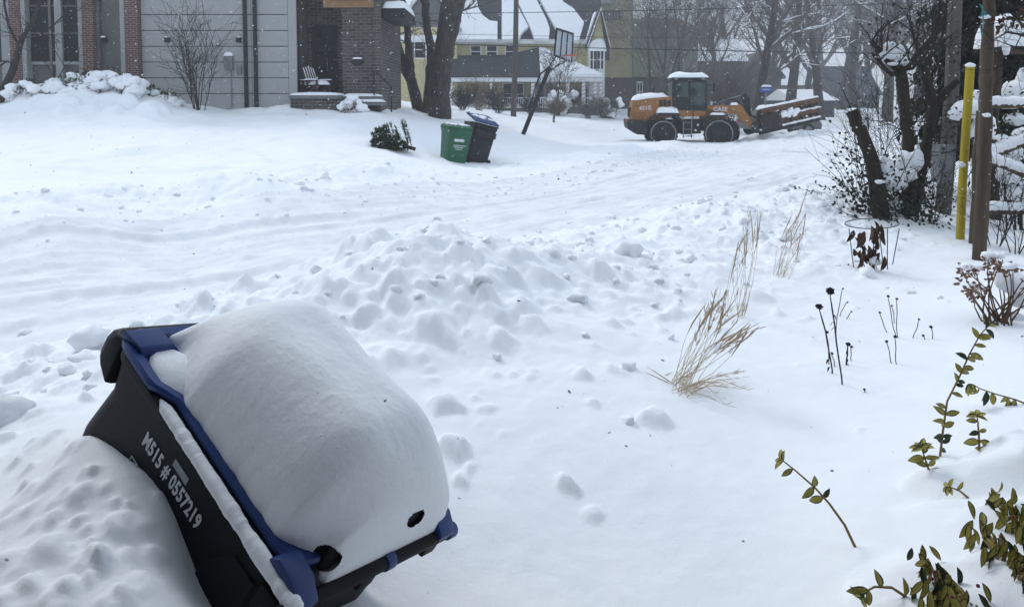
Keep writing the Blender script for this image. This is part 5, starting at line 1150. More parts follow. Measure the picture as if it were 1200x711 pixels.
# ---------------------------------------------------------------- wheel loader
def loader():
    d = 36.0; x = xa(779, d); g = W(779, 162, d).z - .08; yaw = R(-4); fy_ = R(-17)
    t = thing('wheel_loader', 'orange wheel loader with snow on its cab and hood standing on the street', 'wheel loader', (x, d + 1.0, g), world=False, rot=(0, 0, yaw))
    HW = 1.15
    def box_(name, pts, y0, y1, m, par=t, bev=.03, T=None): return MB(T).prism([(a, y0, b) for a, b in pts], (0, y1 - y0, 0)).build(name, m, par, bevel=bev, smooth=40)
    hood = box_('hood', [(-1.42, .88), (-1.50, 1.2), (-1.38, 1.80), (-.7, 1.93), (.44, 2.02), (.44, 1.05), (-.1, .95), (-.75, .88)], -.82, .82, 'loader_orange')
    for k in range(3): MB().bx(-.16 + k * .19, -.01 + k * .19, -.84, -.80, 1.56, 1.86).build('vent', 'loader_black', hood)
    for a, b, c, e in ((-1.3, -1.05, 1.58, 1.60), (-1.32, -.8, 1.22, 1.24)): MB().bx(a, b, -.833, -.82, c, e).build('vent_line', 'loader_black', hood)
    cw = box_('counterweight', [(-1.62, .52), (-1.68, .80), (-1.55, .93), (-.7, .875), (-.7, .22), (-1.2, .25)], -1.05, 1.05, 'loader_black')
    for s in (-1, 1): box_('tail_light', [(-1.68, .82), (-1.68, .94), (-1.58, .94), (-1.58, .82)], s * .9 - .1, s * .9 + .1, 'red_ribbon', cw, .01)
    box_('chassis', [(-.9, .35), (-.9, .9), (1.9, .95), (2.0, .45), (1.5, .32)], -.55, .55, 'loader_black')
    # fenders
    for s in (-1, 1):
        y0, y1 = (-HW - .05, -.56) if s < 0 else (.56, HW + .05)
        box_('rear_fender', [(-.75, .75), (-.60, 1.02), (-.22, 1.26), (.50, 1.26), (.84, .98), (.95, .90), (.88, .80), (.46, 1.14), (-.18, 1.14), (-.52, .93), (-.64, .68)], y0, y1, 'loader_black', bev=.02)
        m = MB(); m.cap(-.32, .72, y0 + .02, y1 - .02, 1.25, .30, s + 5, 10, 3); m.build('snow_cap', 'snow', t, smooth=180)
    box_('side_skirt', [(.72, 1.36), (.72, 1.12), (.95, 1.07), (1.9, 1.10), (2.0, 1.34)], -.98, .98, 'loader_orange')
    # ladder
    ld = MB()
    for xx in (.92, 1.30): ld.bx(xx - .02, xx + .02, -1.14, -1.08, .1, 1.06)
    for z in (.16, .48, .80): ld.bx(.941, 1.279, -1.16, -1.0, z, z + .03)
    ld.build('ladder', 'metal_grey', t)
    box_('fuel_tank', [(.9, .25), (.9, .9), (1.75, .9), (1.75, .3)], -1.0, 1.0, 'loader_black')
    for k, (a, z, w_) in enumerate(((1.5, .45, .06), (1.6, .7, .05), (1.25, .2, .18))): MB().blob((a, -1.03, z), (w_, .04, .05), k, .5, 2).build('snow_patch', 'snow', t, smooth=180)
    # cab
    cab = box_('cab', [(.46, 1.38), (.42, 1.75), (.50, 2.80), (2.02, 2.80), (2.08, 1.9), (2.0, 1.37)], -.78, .78, 'loader_black', bev=.05)
    for a, b, zz in ((.62, 1.18, 1.98), (1.28, 1.95, 1.62)):
        for s in (-1, 1): box_('side_window', [(a, zz), (a + .02, 2.68), (b - .03, 2.68), (b, zz)], s * .781 - .012, s * .781 + .012, 'cab_glass', cab, .01)
    MB().bx(2.03, 2.07, -.66, .66, 1.75, 2.7).build('windscreen', 'cab_glass', cab); MB().bx(.44, .47, -.66, .66, 2.0, 2.7).build('rear_window', 'cab_glass', cab)
    box_('cab_roof', [(.42, 2.80), (.42, 2.90), (2.1, 2.90), (2.12, 2.80)], -.84, .84, 'loader_black', cab)
    m = MB(); m.cap(.40, 2.12, -.84, .84, 2.90, .22, 3, 14, 6, .55); m.build('cab_snow', 'snow', t, smooth=180)
    m = MB(); m.cap(-1.36, .42, -.80, .80, 1.84, .30, 9, 14, 4, .5); m.build('hood_snow', 'snow', t, smooth=180)
    for s in (-1, 1):
        q = MB(); q.tube([(2.05, s * .8, 2.55), (2.3, s * 1.1, 2.55)], .02, 5); q.bx(2.27, 2.31, s * 1.1 - .1, s * 1.1 + .1, 2.2, 2.6); q.build('mirror', 'loader_black', cab)
    q = MB(); q.tube([(-.3, .4, 2.0), (-.3, .4, 2.45)], .06, 8); q.build('exhaust', 'loader_black', t)
    for a, z in ((1.85, 2.83), (.6, 2.83)): MB().bx(a - .07, a + .07, -.9, -.841, z - .05, z + .05).build('work_light', 'metal_grey', cab)
    for q in ([(.50, -1.1, 1.28), (.50, -1.1, 2.0), (.62, -.95, 2.1)], [(1.36, -1.1, 1.0), (1.36, -1.1, 1.9), (1.34, -.82, 2.0)]): MB().tube(q, .02, 5).build('handrail', 'loader_black', t)
    MB().bx(1.205, 1.255, -.80, -.782, 1.42, 2.76).build('door_pillar', 'loader_black', cab); MB().bx(1.32, 1.42, -.83, -.785, 1.78, 1.83).build('door_handle', 'metal_grey', cab)
    MB().tube([(.7, .5, 2.9), (.7, .5, 3.3)], .012, 4).build('antenna', 'loader_black', cab); MB().tube([(.6, 0, 2.9), (.6, 0, 3.12)], .07, 8).build('beacon', 'rim_orange', cab)
    for k in range(9): MB().bx(-1.515, -1.43, -.6 + k * .14, -.54 + k * .14, 1.05, 1.5).build('grille_bar', 'loader_black', hood)
    # wheels
    def wheel(xc, yc, zc, r, w, T=None):
        pr = [(r * .52, -w * .36), (r * .80, -w * .5), (r * .96, -w * .46), (r, -w * .3), (r, w * .3), (r * .96, w * .46), (r * .80, w * .5), (r * .52, w * .36)]; n = 36
        m = MB(T); m.loft([[(xc + a * math.cos(6.2832 * k / n), yc + b, zc + a * math.sin(6.2832 * k / n)) for a, b in pr] for k in range(n)] + [[(xc + a, yc + b, zc) for a, b in pr]], cap=False)
        for k in range(22):
            a = 6.2832 * k / 22
            for s in (-1, 1):
                aa = a + (.14 if s > 0 else 0); c, sn_ = math.cos(aa), math.sin(aa); c2, s2 = math.cos(aa + .11), math.sin(aa + .11)
                m.add([(xc + r * .97 * c, yc + s * w * .5, zc + r * .97 * sn_), (xc + r * .97 * c2, yc + s * w * .5, zc + r * .97 * s2), (xc + r * 1.045 * c2, yc + s * w * .44, zc + r * 1.045 * s2), (xc + r * 1.045 * c, yc + s * w * .44, zc + r * 1.045 * sn_),
                       (xc + r * c, yc, zc + r * sn_), (xc + r * c2, yc, zc + r * s2), (xc + r * 1.045 * c2, yc, zc + r * 1.045 * s2), (xc + r * 1.045 * c, yc, zc + r * 1.045 * sn_)],
                      [(0, 1, 2, 3), (7, 6, 5, 4), (3, 2, 6, 7), (0, 3, 7, 4), (1, 5, 6, 2)])
        wo = m.build('wheel', 'tyre', t, smooth=35, fix=False)
        q = MB(T); s = -1 if yc < 0 else 1; yy = yc + s * w * .3
        q.tube([(xc, yc, zc), (xc, yy, zc), (xc, yy + s * .03, zc)], [r * .52, r * .52, r * .45], 24); q.tube([(xc, yy, zc), (xc, yy + s * .1, zc)], r * .2, 12); q.build('rim', 'loader_black', wo, smooth=40)
        q = MB(T); q.tube([(xc + r * .86 * math.cos(a), yc + s * w * .51, zc + r * .86 * math.sin(a)) for a in [k * .19 for k in range(-3, 20)]], .022, 4); q.build('sidewall_snow', 'tyre_snow', wo)
    FT = Matrix.Translation((1.75, 0, 0)) @ Matrix.Rotation(fy_, 4, 'Z') @ Matrix.Translation((-1.75, 0, 0))
    for s in (-1, 1): wheel(0, s * (HW - .15), .30, .66, .5); wheel(2.9, s * (HW - .15), .30, .70, .52, FT)
    for s in (-1, 1):
        y0, y1 = (-HW - .02, -.62) if s < 0 else (.62, HW + .02)
        box_('front_fender', [(2.1, .70), (2.22, 1.0), (2.5, 1.17), (3.1, 1.18), (3.1, 1.10), (2.55, 1.09), (2.3, .94), (2.2, .66)], y0, y1, 'loader_black', T=FT, bev=.02)
        m = MB(FT); m.cap(2.45, 3.1, y0, y1, 1.17, .1, s + 8, 8); m.build('snow_cap', 'snow', t, smooth=180)
    box_('front_frame', [(1.85, .4), (1.9, 1.3), (2.5, 1.62), (3.0, 1.35), (3.2, .7), (2.9, .4)], -.42, .42, 'loader_orange', T=FT)
    for s in (-1, 1):
        a = box_('lift_arm', [(2.25, 1.42), (2.3, 1.62), (3.25, 1.60), (3.62, 1.66), (3.80, 1.60), (4.42, .66), (4.36, .50), (4.22, .52), (3.55, 1.20), (2.9, 1.28)], s * .62 - .09, s * .62 + .09, 'loader_orange', T=FT)
        if s < 0:
            zx = Vector((1, 0, 0)); TT = FT @ mtx((2.55, -.712, 1.34), (1, 0, 0), (0, 0, 1), (0, -1, 0))
            text_mesh('lettering', 'CASE', 'print_white', a, .27, TT, .004, 1.05, .006)
    m = MB(FT); m.cap(3.3, 3.65, -.75, -.5, 1.62, .12, 4, 6); m.build('snow_cap', 'snow', t, smooth=180)
    text_mesh('lettering', '621G', 'print_white', hood, .24, mtx((-1.08, -.823, 1.40), (1, 0, 0), (0, 0, 1), (0, -1, 0)), .004, 1.05, .006)
    box_('bell_crank', [(3.70, 2.05), (3.92, 2.20), (4.12, 1.95), (4.20, 1.2), (4.05, 1.1), (3.92, 1.45)], -.1, .1, 'loader_black', T=FT)
    q = MB(FT); q.tube([(2.4, 0, 1.6), (3.2, 0, 1.9)], .075, 8); q.tube([(3.2, 0, 1.9), (3.85, 0, 2.08)], .04, 8); q.build('hydraulic_cylinder', 'metal_grey', t, smooth=60)
    for k in range(3): MB(FT).tube([(2.45, -.2 + k * .12, 1.58), (2.9, -.25 + k * .12, 1.95), (3.5, -.2 + k * .1, 1.85), (3.95, -.1 + k * .1, 1.5)], .022, 5).build('hose', 'loader_black', t, smooth=60)
    for s_ in (-1, 1): MB(FT).bx(2.42, 2.52, s_ * .75 - .1, s_ * .75 + .1, 1.62, 1.78).build('headlight', 'acrylic', t, bevel=.01)
    q = MB(FT); q.tube([(4.1, 0, 1.2), (4.55, 0, .95)], .06, 6); q.bx(4.3, 4.6, -.9, .9, .35, .85); q.build('coupler', 'loader_black', t)
loader()
def plough():
    L = W(889, 141, 35.3); Rr = W(958, 126, 38.2); b = Vector((L.x, L.y, gz(L.x, L.y))); t = thing('snow_plough', 'rusty orange snow plough blade raised in front of the loader', 'plough', b)
    ax = (Rr - L); ln = ax.length; ax = ax / ln; up = Vector((0, 0, 1)); up = (up - ax * up.dot(ax)).normalized(); n = ax.cross(up); n = n if n.y < 0 else -n    # n faces the camera
    def P(s, h, o=0): return L + ax * s * ln + up * h + n * o
    prof = [(-.50, .05), (-.30, -.06), (0, -.12), (.30, -.06), (.50, .08)]
    m = MB(); m.loft([[P(s, h, o) for h, o in prof] + [P(s, h, o - .06) for h, o in prof[::-1]] for s in (0, .25, .5, .75, 1)]); m.build('mouldboard', 'rust', t, smooth=50)
    for h0, h1, o in ((.26, .50, .12), (-.22, .0, .10)):
        m = MB(); m.prism([P(.02, h0, -.04), P(.02, h1, -.04), P(.02, h1 - .03, o), P(.02, h0 + .03, o)], ax * ln * .97); m.build('cross_beam', 'rust', t, bevel=.02)
    for s in (.0, .17, .34, .52, .70, .86, .98): MB().prism([P(s, -.48, -.05), P(s, .46, -.05), P(s, .40, .07), P(s, 0, .03), P(s, -.44, .09)], ax * .05).build('rib', 'rust_dark', t)
    MB().prism([P(-.02, -.66, .05), P(-.02, -.46, .02), P(-.02, -.46, .10), P(-.02, -.66, .13)], ax * ln * 1.03).build('cutting_edge', 'rust_dark', t, bevel=.01)
    MB().prism([P(0, -.5, .12), P(.33, -.5, .12), P(.30, .28, .16), P(0, .20, .16)], n * .05).build('mount_plate', 'rust_dark', t, bevel=.02)
    r_ = random.Random(3); a = MB(); e = MB(); c = MB()
    for k in range(46): s = k / 45; a.blob(P(s, .52, -.02), (.10, .08, .05 + .03 * r_.random()), k, .4, 2); e.blob(P(s, -.45, .09), (.09, .06, .04 + .02 * r_.random()), k + 50, .4, 2)
    for k in range(18): c.blob(P(r_.uniform(.25, .62), r_.uniform(-.05, .22), .08), (r_.uniform(.12, .26), .06, r_.uniform(.08, .16)), k + 99, .4, 2)
    for k in range(14): c.blob(P(.55 + .45 * k / 13, .03 + r_.uniform(-.02, .03), .08), (.12, .05, .04), k + 140, .4, 2)
    a.build('top_snow', 'snow', t, smooth=180, fix=False); e.build('edge_snow', 'snow', t, smooth=180, fix=False); c.build('beam_snow', 'snow', t, smooth=180, fix=False)
plough()
def car():
    d = 41.5; x = xa(913, d); g = gz(x, d) - .05; t = thing('parked_car', 'grey parked car half hidden behind the plough blade', 'car', (x, d, g), world=False, rot=(0, 0, R(8)))
    prof = [(-1.95, .35), (-2.05, .60), (-1.98, .92), (-1.55, 1.0), (-1.05, 1.38), (.35, 1.42), (1.0, 1.02), (1.85, .85), (2.05, .60), (2.0, .32)]
    MB().loft([[(a, y, .32 + (z - .32) * k) for a, z in prof] for y, k in ((-.82, .9), (-.72, 1), (.72, 1), (.82, .9))]).build('body', 'car_grey', t, bevel=.04, smooth=40)
    for s in (-1, 1):
        MB().prism([(-1.0, s * .80, .95), (-.85, s * .735, 1.28), (.3, s * .735, 1.30), (.75, s * .80, .98)], (0, s * .03, 0)).build('window', 'glass_dark', t)
        for xx in (-1.3, 1.25):
            wo = MB().tube([(xx, s * .66, .32), (xx, s * .86, .32)], .32, 20).build('wheel', 'tyre', t, smooth=40); MB().tube([(xx, s * .7, .32), (xx, s * .875, .32)], .19, 12).build('rim', 'metal_grey', wo)
        MB().bx(-2.06, -2.0, s * .6 - .15, s * .6 + .15, .66, .8).build('tail_light', 'red_ribbon', t); MB().bx(1.96, 2.04, s * .6 - .15, s * .6 + .15, .62, .74).build('headlight', 'acrylic', t)
    MB().cap(-1.0, .35, -.7, .7, 1.40, .22, 3, 10).build('snow_cap', 'snow', t, smooth=180); MB().cap(1.0, 1.9, -.7, .7, .88, .15, 4, 8).build('snow_cap', 'snow', t, smooth=180)
car()
def sign():
    d = 39; x = xa(897, d); b = Vector((x, d, gz(x, d) - .2)); t = thing('street_sign', 'small blue street name sign with snow on top above the plough', 'sign', b)
    MB().tube([b, (x, d, za(108.5, d))], .03, 6).build('post', 'metal_grey', t)
    m = MB(); m.prism([(xa(890.5, d), d - .02, za(108, d)), (xa(902, d), d - .02, za(109, d)), (xa(905, d), d - .02, za(105, d)), (xa(902, d), d - .02, za(101.5, d)), (xa(893, d), d - .02, za(102, d)), (xa(889.5, d), d - .02, za(105, d))], (0, .03, 0)); pl = m.build('plate', 'sign_blue', t, bevel=.008)
    MB().bx(xa(893, d), xa(902, d), d - .028, d - .021, za(106, d), za(104.3, d)).build('printed_line', 'acrylic', pl)
    MB().cap(xa(892, d), xa(904, d), d - .05, d + .05, za(102, d), .1, 2, 6).build('snow_cap', 'snow', t, smooth=180)
sign()

# ---------------------------------------------------------------- forked garden tree with ivy on the right
def forked_tree():
    b = G(1040, 258); d = b.y; t = thing('forked_tree', 'pruned forked garden tree with dark ivy and snow in its forks', 'tree', b); r_ = random.Random(17); tr = MB(); cr = MB(); sn = MB(); iv = MB()
    P = lambda px, py, dy=0: W(px, py, d + dy); sc = d / FPX / 2 * .8
    def limb(L_, m=tr, n=10):
        pts = [P(*p[:2], *(p[3:4])) for p in L_]; rad = [p[2] * sc for p in L_]; A = []; B = []
        for i in range(len(pts) - 1):
            for k in range(4): A.append(pts[i].lerp(pts[i + 1], k / 4) + Vector((r_.gauss(0, .006), r_.gauss(0, .006), 0))); B.append((rad[i] + (rad[i + 1] - rad[i]) * k / 4) * r_.uniform(.93, 1.07))
        A.append(pts[-1]); B.append(rad[-1]); m.tube(A, B, n); return A, B
    main = [limb([(1036, 275, 26), (1031, 240, 24), (1022, 190, 20), (1010, 158, 18), (998, 130, 19)]), limb([(1058, 270, 24, .25), (1066, 220, 20, .25), (1064, 170, 18, .25), (1060, 120, 17, .25), (1054, 82, 18, .25)]),
            limb([(1062, 272, 22, .3), (1076, 220, 17, .3), (1086, 170, 16, .3), (1094, 125, 16, .35), (1086, 95, 14, .35), (1082, 78, 12, .35)]), limb([(1093, 128, 11, .35), (1108, 108, 12, .3), (1122, 95, 10, .3)])]
    fork = [limb(L_, tr, 7) for L_ in ([(1054, 84, 13, .25), (1040, 72, 9, .2), (1030, 60, 8, .2), (1022, 48, 6, .2)], [(1056, 84, 12, .25), (1068, 72, 9, .3), (1084, 55, 8, .3), (1097, 38, 8, .3), (1102, 10, 7, .3), (1098, -25, 5, .3)],
            [(1052, 84, 10, .25), (1044, 88, 6, .1), (1030, 72, 5, .1), (1022, 62, 4, .1)], [(1083, 80, 7, .35), (1075, 60, 5, .4), (1068, 30, 4, .4)], [(1083, 80, 7, .35), (1094, 60, 6, .4), (1097, 30, 5, .4)], [(1056, 82, 6, .25), (1070, 80, 5, .0), (1080, 70, 5, 0), (1094, 50, 4, 0)])]
    out = []
    for A, B in fork:
        for k in range(6): i = r_.randrange(len(A) // 3, len(A)); grow(out, r_, A[i], Vector((r_.gauss(0, .6), r_.gauss(0, .5), r_.uniform(.1, 1.2))), r_.uniform(.25, .8), .010, 2, SP, 3)
    for A, B in main[:3]:
        for k in range(7): i = r_.randrange(4, len(A)); grow(out, r_, A[i], Vector((r_.gauss(0, 1), r_.gauss(0, .6), r_.uniform(-.1, .9))), r_.uniform(.3, .9), .008, 3, SP, 4)
    for k in range(16): grow(out, r_, P(r_.uniform(1005, 1075), r_.uniform(215, 262), r_.uniform(-.2, .3)), Vector((r_.gauss(-.5, .7), r_.gauss(0, .5), r_.uniform(.2, 1.2))), r_.uniform(.5, 1.1), .007, 3, SP, 4)
    for pts, rad, lev in out: cr.tube(pts, [max(.0018, x) for x in rad], 4 if lev < 3 else 3, cap=False)
    for px, py, s in ((1043, 60, .10), (1052, 62, .085), (1034, 66, .06), (1060, 72, .05)): MB().blob(P(px, py, .2), (s, s * .8, s * 1.1), px, .18, 3).build('fork_snow', 'snow', t, smooth=180)
    for px, py, sx, sz in ((1046, 212, .17, .13), (1060, 205, .14, .10), (1048, 240, .10, .09), (1060, 188, .09, .12), (1030, 150, .02, .02), (1074, 188, .08, .12), (1038, 196, .09, .14), (1046, 258, .16, .09)): MB().blob(P(px, py, .12), (sx, sx * .8, sz), px + 3, .35, 3).build('fork_snow', 'snow', t, smooth=180)
    for px, py, dy in ((1000, 129, 0), (1031, 213, -.13), (1072, 150, .2), (1046, 75, .15)): MB().blob(P(px, py, dy), (.06, .06, .025), px, .3, 2).build('fork_snow', 'snow', t, smooth=180)
    for c, n, sp in (((1020, 200), 70, .16), ((1015, 235), 170, .16), ((1026, 252), 170, .14), ((1058, 248), 300, .17), ((1075, 235), 200, .13), ((1050, 225), 120, .14), ((1085, 215), 40, .12), ((1008, 215), 50, .16), ((1072, 90), 50, .14), ((1085, 60), 60, .2), ((1070, 130), 40, .12), ((1073, 255), 60, .16), ((1060, 40), 40, .18), ((1035, 35), 18, .1), ((1092, 262), 40, .1), ((1000, 175), 30, .14)):
        for k in range(n):
            q = P(c[0], c[1], .05) + Vector((r_.gauss(0, sp), r_.gauss(0, sp), r_.gauss(0, sp))); iv.leaf(q, (r_.gauss(0, 1), r_.gauss(-.3, 1), r_.gauss(-.5, .7)), (0, -1, .5), r_.uniform(.035, .06), r_.uniform(.022, .04), .2, .2)
    tr.build('trunk', 'bark_brown', t, smooth=70, fix=False); cr.build('crown', 'twig', t, fix=False); iv.build('ivy_leaves', 'ivy', t, fix=False)
forked_tree()
def thorny():
    b = G(985, 235); t = thing('low_twigs', 'low leafy twigs arching out of the snow left of the forked tree', 'shrub', b); r_ = random.Random(8); m = MB(); l = MB()
    for (a, c) in (((1000, 240), (968, 180)), ((1012, 245), (965, 200)), ((1005, 250), (932, 220)), ((1000, 245), (960, 235)), ((1010, 250), (985, 190)), ((1015, 240), (990, 160)), ((1010, 250), (955, 215))):
        p = W(a[0], a[1], b.y + .3); q = W(c[0], c[1], b.y + r_.uniform(-.2, .2)); mid = p.lerp(q, .5) + Vector((0, 0, .08)); m.tube([p, mid, q], [.006, .005, .002], 4)
        for k in range(14): f = r_.uniform(.3, 1); l.leaf(p.lerp(q, f) + Vector((0, 0, .16 * f * (1 - f))), (r_.gauss(0, 1), r_.gauss(0, 1), r_.gauss(0, .6)), (0, -1, 1), r_.uniform(.03, .05), .022)
    m.build('stems', 'twig', t, fix=False); l.build('leaves', 'ivy', t, fix=False)
thorny()

# ---------------------------------------------------------------- pole, yellow pipe, meter, posts and snowy shelf at the right edge
def right_side():
    r_ = random.Random(23)
    b = G(1108, 262); d = 9.9; b = Vector((xa(1108, d), d, gz(xa(1108, d), d) - .2)); t = thing('weathered_pole', 'weathered grey wooden pole behind the yellow pipe', 'pole', b)
    MB().tube([b, W(1111, 180, d), W(1116, 90, d), W(1121, -40, d)], [.10, .09, .085, .08], 14).build('shaft', 'wood_grey', t, smooth=60)
    bx_ = MB(); c = W(1104, 192, d - .2); bx_.bx(c.x - .085, c.x + .085, c.y - .1, c.y + .1, c.z - .24, c.z + .24); tag(bx_.build('meter_box', 'metal_grey', bevel=.012), 'dark grey metal box mounted on the weathered pole', 'box')
    b = G(1125, 280); d = b.y; b.z -= .15; t = thing('yellow_pipe', 'bright yellow upright marker pipe in the snow', 'pipe', b)
    MB().tube([b, W(1128, 215, d), W(1137, 78, d)], .043, 18).build('shaft', 'yellow_pipe', t, smooth=60)
    MB().blob(W(1136.5, 77, d), (.05, .05, .03), 2, .3, 2).build('snow_cap', 'snow', t, smooth=180); MB().blob(W(1127, 193, d - .06), (.045, .02, .03), 3, .5, 2).build('snow_patch', 'snow', t, smooth=180)
    # log posts
    def post(label, L_, dy=0):
        g = G(*L_[0][:2]); d = g.y + dy; g = W(L_[0][0], L_[0][1], d); g.z = gz(g.x, d) - .15; t = thing('log_post', label, 'post', g, 'rustic log posts'); A = []; B = []
        for i in range(len(L_) - 1):
            p, q = W(*L_[i][:2], d), W(*L_[i + 1][:2], d)
            if i == 0: p = g
            for k in range(6): A.append(p.lerp(q, k / 6) + Vector((r_.gauss(0, .004), r_.gauss(0, .004), 0))); B.append((L_[i][2] + (L_[i + 1][2] - L_[i][2]) * k / 6) * d / FPX / 2 * r_.uniform(.88, 1.12))
        A.append(W(*L_[-1][:2], d)); B.append(L_[-1][2] * d / FPX / 2)
        MB().tube(A, B, 12).build('shaft', 'wood_post', t, smooth=60); s = MB()
        for px, py, sx in ((1156, 135, .035), (1155, 20, .05)):
            if dy == 0: MB().blob(W(px, py, d - .08), (sx, .03, .02), px, .4, 2).build('snow_patch', 'snow', t, smooth=180)
        return d
    dp = post('thick foremost log post with a knotty trunk', [(1147, 305, 17), (1152, 220, 15), (1155, 130, 16), (1157, 60, 14), (1159, -30, 14)])
    post('shorter log post overlapping behind the foremost one', [(1140, 288, 12), (1146, 200, 13), (1150, 130, 11)], .1)
    d2 = post('leaning log post under the snowy shelf', [(1166, 270, 11), (1164, 160, 11), (1167, 105, 11), (1171, 61, 11)], .9)
    # shelf with deep snow
    c = W(1180, 58, d2); t = thing('roof_shelf', 'small plank roof carrying a tall block of snow at the right edge', 'shelf', c)
    for k in range(3): MB().bx(c.x - .22 + k * .003, c.x + .32, c.y - .3 + k * .2, c.y - .105 + k * .2, c.z - .02, c.z + .02).build('plank', 'wood_post', t, bevel=.006)
    MB().bx(c.x - .20, c.x + .30, c.y - .30, c.y - .26, c.z - .08, c.z - .022).build('fascia', 'wood_post', t, bevel=.006)
    m = MB(); m.cap(c.x - .25, c.x + .40, c.y - .34, c.y + .34, c.z + .02, .40, 3, 16, 6, .2); MB().blob((c.x - .2, c.y - .3, c.z), (.05, .05, .09), 4, .3, 2).build('snow_drip', 'snow', t, smooth=180); m.build('snow_cap', 'snow', t, smooth=180)
    # rails
    d = dp + .55
    def rail(label, a, b, r, dd=0):
        A, B = W(*a, d + dd), W(*b, d + dd); t = thing('fence_rail', label, 'rail', A, 'rustic rails behind the log posts'); MB().tube([A, A.lerp(B, .5) + Vector((0, 0, .015)), B], r, 9).build('rail', 'wood_post', t, smooth=60); s = MB(); n = 16
        for k in range(n): s.blob(A.lerp(B, (k + .5) / n) + Vector((0, 0, r + .02)), (.05, .055, .045 + .02 * r_.random()), k + a[1], .3, 2)
        s.build('snow_cap', 'snow', t, smooth=180, fix=False)
    rail('lowest horizontal log rail with snow on top', (1155, 248), (1260, 250), .035); rail('short rail sloping down to the right behind the foremost post', (1155, 188), (1200, 205), .032, .1)
    rail('rail rising to the right, snow along its upper side', (1160, 184), (1250, 150), .035, .2); rail('top rail with a snow ridge below the shelf', (1160, 124), (1260, 126), .03, .3)
    def lump(label, L_, dd):
        c = W(*L_[0][:2], dd); t = thing('snow_laden_bush', label, 'shrub', (c.x, c.y, gz(c.x, c.y)), 'snow covered bushes behind the posts'); s = MB(); l = MB()
        for px, py, sx, sz in L_: s.blob(W(px, py, dd), (sx, sx * .9, sz), px * .1, .3, 3)
        for px, py, sx, sz in L_:
            for k in range(60): q = W(px, py, dd) + Vector((r_.gauss(0, sx), r_.gauss(0, sx), -sz * .6 + r_.gauss(0, sz))); l.leaf(q, (r_.gauss(0, 1), r_.gauss(0, 1), r_.gauss(-.5, .5)), (0, -1, 1), r_.uniform(.04, .08), .03)
            l.tube([W(px, py, dd), (W(px, py, dd).x + .1, dd, gz(W(px, py, dd).x, dd) - .1)], .012, 5)
        s.build('snow_cap', 'snow', t, smooth=180, fix=False); l.build('leaves', 'ivy', t, fix=False)
    lump('bush with big snow cushions right beside the yellow pipe', [(1138, 128, .19, .12), (1150, 150, .14, .18), (1152, 168, .1, .12), (1124, 135, .12, .07), (1145, 112, .1, .06)], 8.9)
    lump('bush with piled snow cushions between the rails', [(1190, 205, .2, .14), (1192, 225, .17, .1), (1185, 180, .14, .1), (1175, 165, .1, .08), (1205, 160, .2, .12)], 9.2)
    lump('bush with pale snow humps under the shelf at the right edge', [(1195, 108, .2, .17), (1182, 122, .15, .07), (1205, 95, .15, .2), (1190, 140, .13, .08)], 9.6)
    # dark evergreen behind
    dd = 11.2; b = Vector((xa(1160, dd), dd, gz(xa(1165, dd), dd))); t = thing('cedar_tree', 'dark cedar filling the upper right corner behind the posts', 'tree', b); tr = MB(); lf = MB(); sn = MB(); tr.tube([b - Vector((0, 0, .2)), b + Vector((0, 0, 3)), b + Vector((0, 0, 6.5))], [.16, .12, .03], 9)
    for k in range(330):
        h = r_.uniform(.9, 4.6); a = r_.uniform(0, 6.28); R_ = (1.25 - .12 * h) * r_.uniform(.4, 1.1); p = b + Vector((0, 0, h)); q = p + Vector((math.cos(a) * R_, math.sin(a) * R_ * .8, r_.uniform(-.35, .15)))
        tr.tube([p, q], [.018, .005], 3, cap=False)
        for j in range(80):
            f = r_.uniform(.1, 1.05); c = p.lerp(q, f) + Vector((r_.gauss(0, .10), r_.gauss(0, .10), r_.gauss(-.04, .07))); lf.leaf(c, (r_.gauss(0, .7) + math.cos(a) * .5, r_.gauss(0, .7) + math.sin(a) * .5, r_.gauss(-.5, .4)), (0, 0, 1), r_.uniform(.09, .18), r_.uniform(.035, .06), .1, .2)
        if r_.random() < .12 and h < 3: sn.blob(p.lerp(q, .8) + Vector((0, 0, .04)), (.11, .10, .05), k, .4, 2)
    tr.build('trunk', 'bark_brown', t, fix=False); lf.build('crown', 'needle_dark', t, fix=False); sn.build('crown_snow', 'snow', t, smooth=180, fix=False)
    # near branch poking in at the top right, teal ribbon on the post, undergrowth
    b = Vector((xa(1260, 6.3), 6.3, gz(xa(1260, 6.3), 6.3))); t = thing('overhanging_tree', 'thin bare branches reaching in from the top right corner', 'tree', b); m = MB(); out = []; P = lambda px, py: W(px, py, 6.3)
    m.tube([b, P(1255, 150), P(1250, 60), P(1240, -40)], [.06, .05, .045, .03], 8)
    for L_ in ([(1250, 90), (1215, 50), (1190, 20), (1160, -5)], [(1250, 80), (1205, 42), (1180, 38), (1163, 48)], [(1245, 60), (1210, 15), (1185, -10)], [(1252, 110), (1210, 60), (1190, 55)]):
        A = [P(*q) for q in L_]; m.tube(A, [.016, .012, .008, .004][:len(A)], 5)
        for k in range(6): i = r_.randrange(1, len(A)); grow(out, r_, A[i], Vector((r_.gauss(-.4, .7), r_.gauss(0, .4), r_.gauss(.2, .6))), r_.uniform(.2, .5), .005, 2, SP, 3)
    for pts, rad, lev in out: m.tube(pts, [max(.002, x) for x in rad], 3, cap=False)
    m.build('branches', 'twig', t, fix=False); l = MB()
    for px, py, n in ((1198, 12, 10), (1190, 20, 5), (1172, 27, 8)):
        for k in range(n): l.leaf(P(px, py) + Vector((r_.gauss(0, .03), r_.gauss(0, .03), r_.gauss(0, .03))), (r_.gauss(0, .6), r_.gauss(0, .6), -1), (0, -1, 0), .06, .035, .3, .3)
    l.build('withered_leaves', 'dead_leaf', t, fix=False)
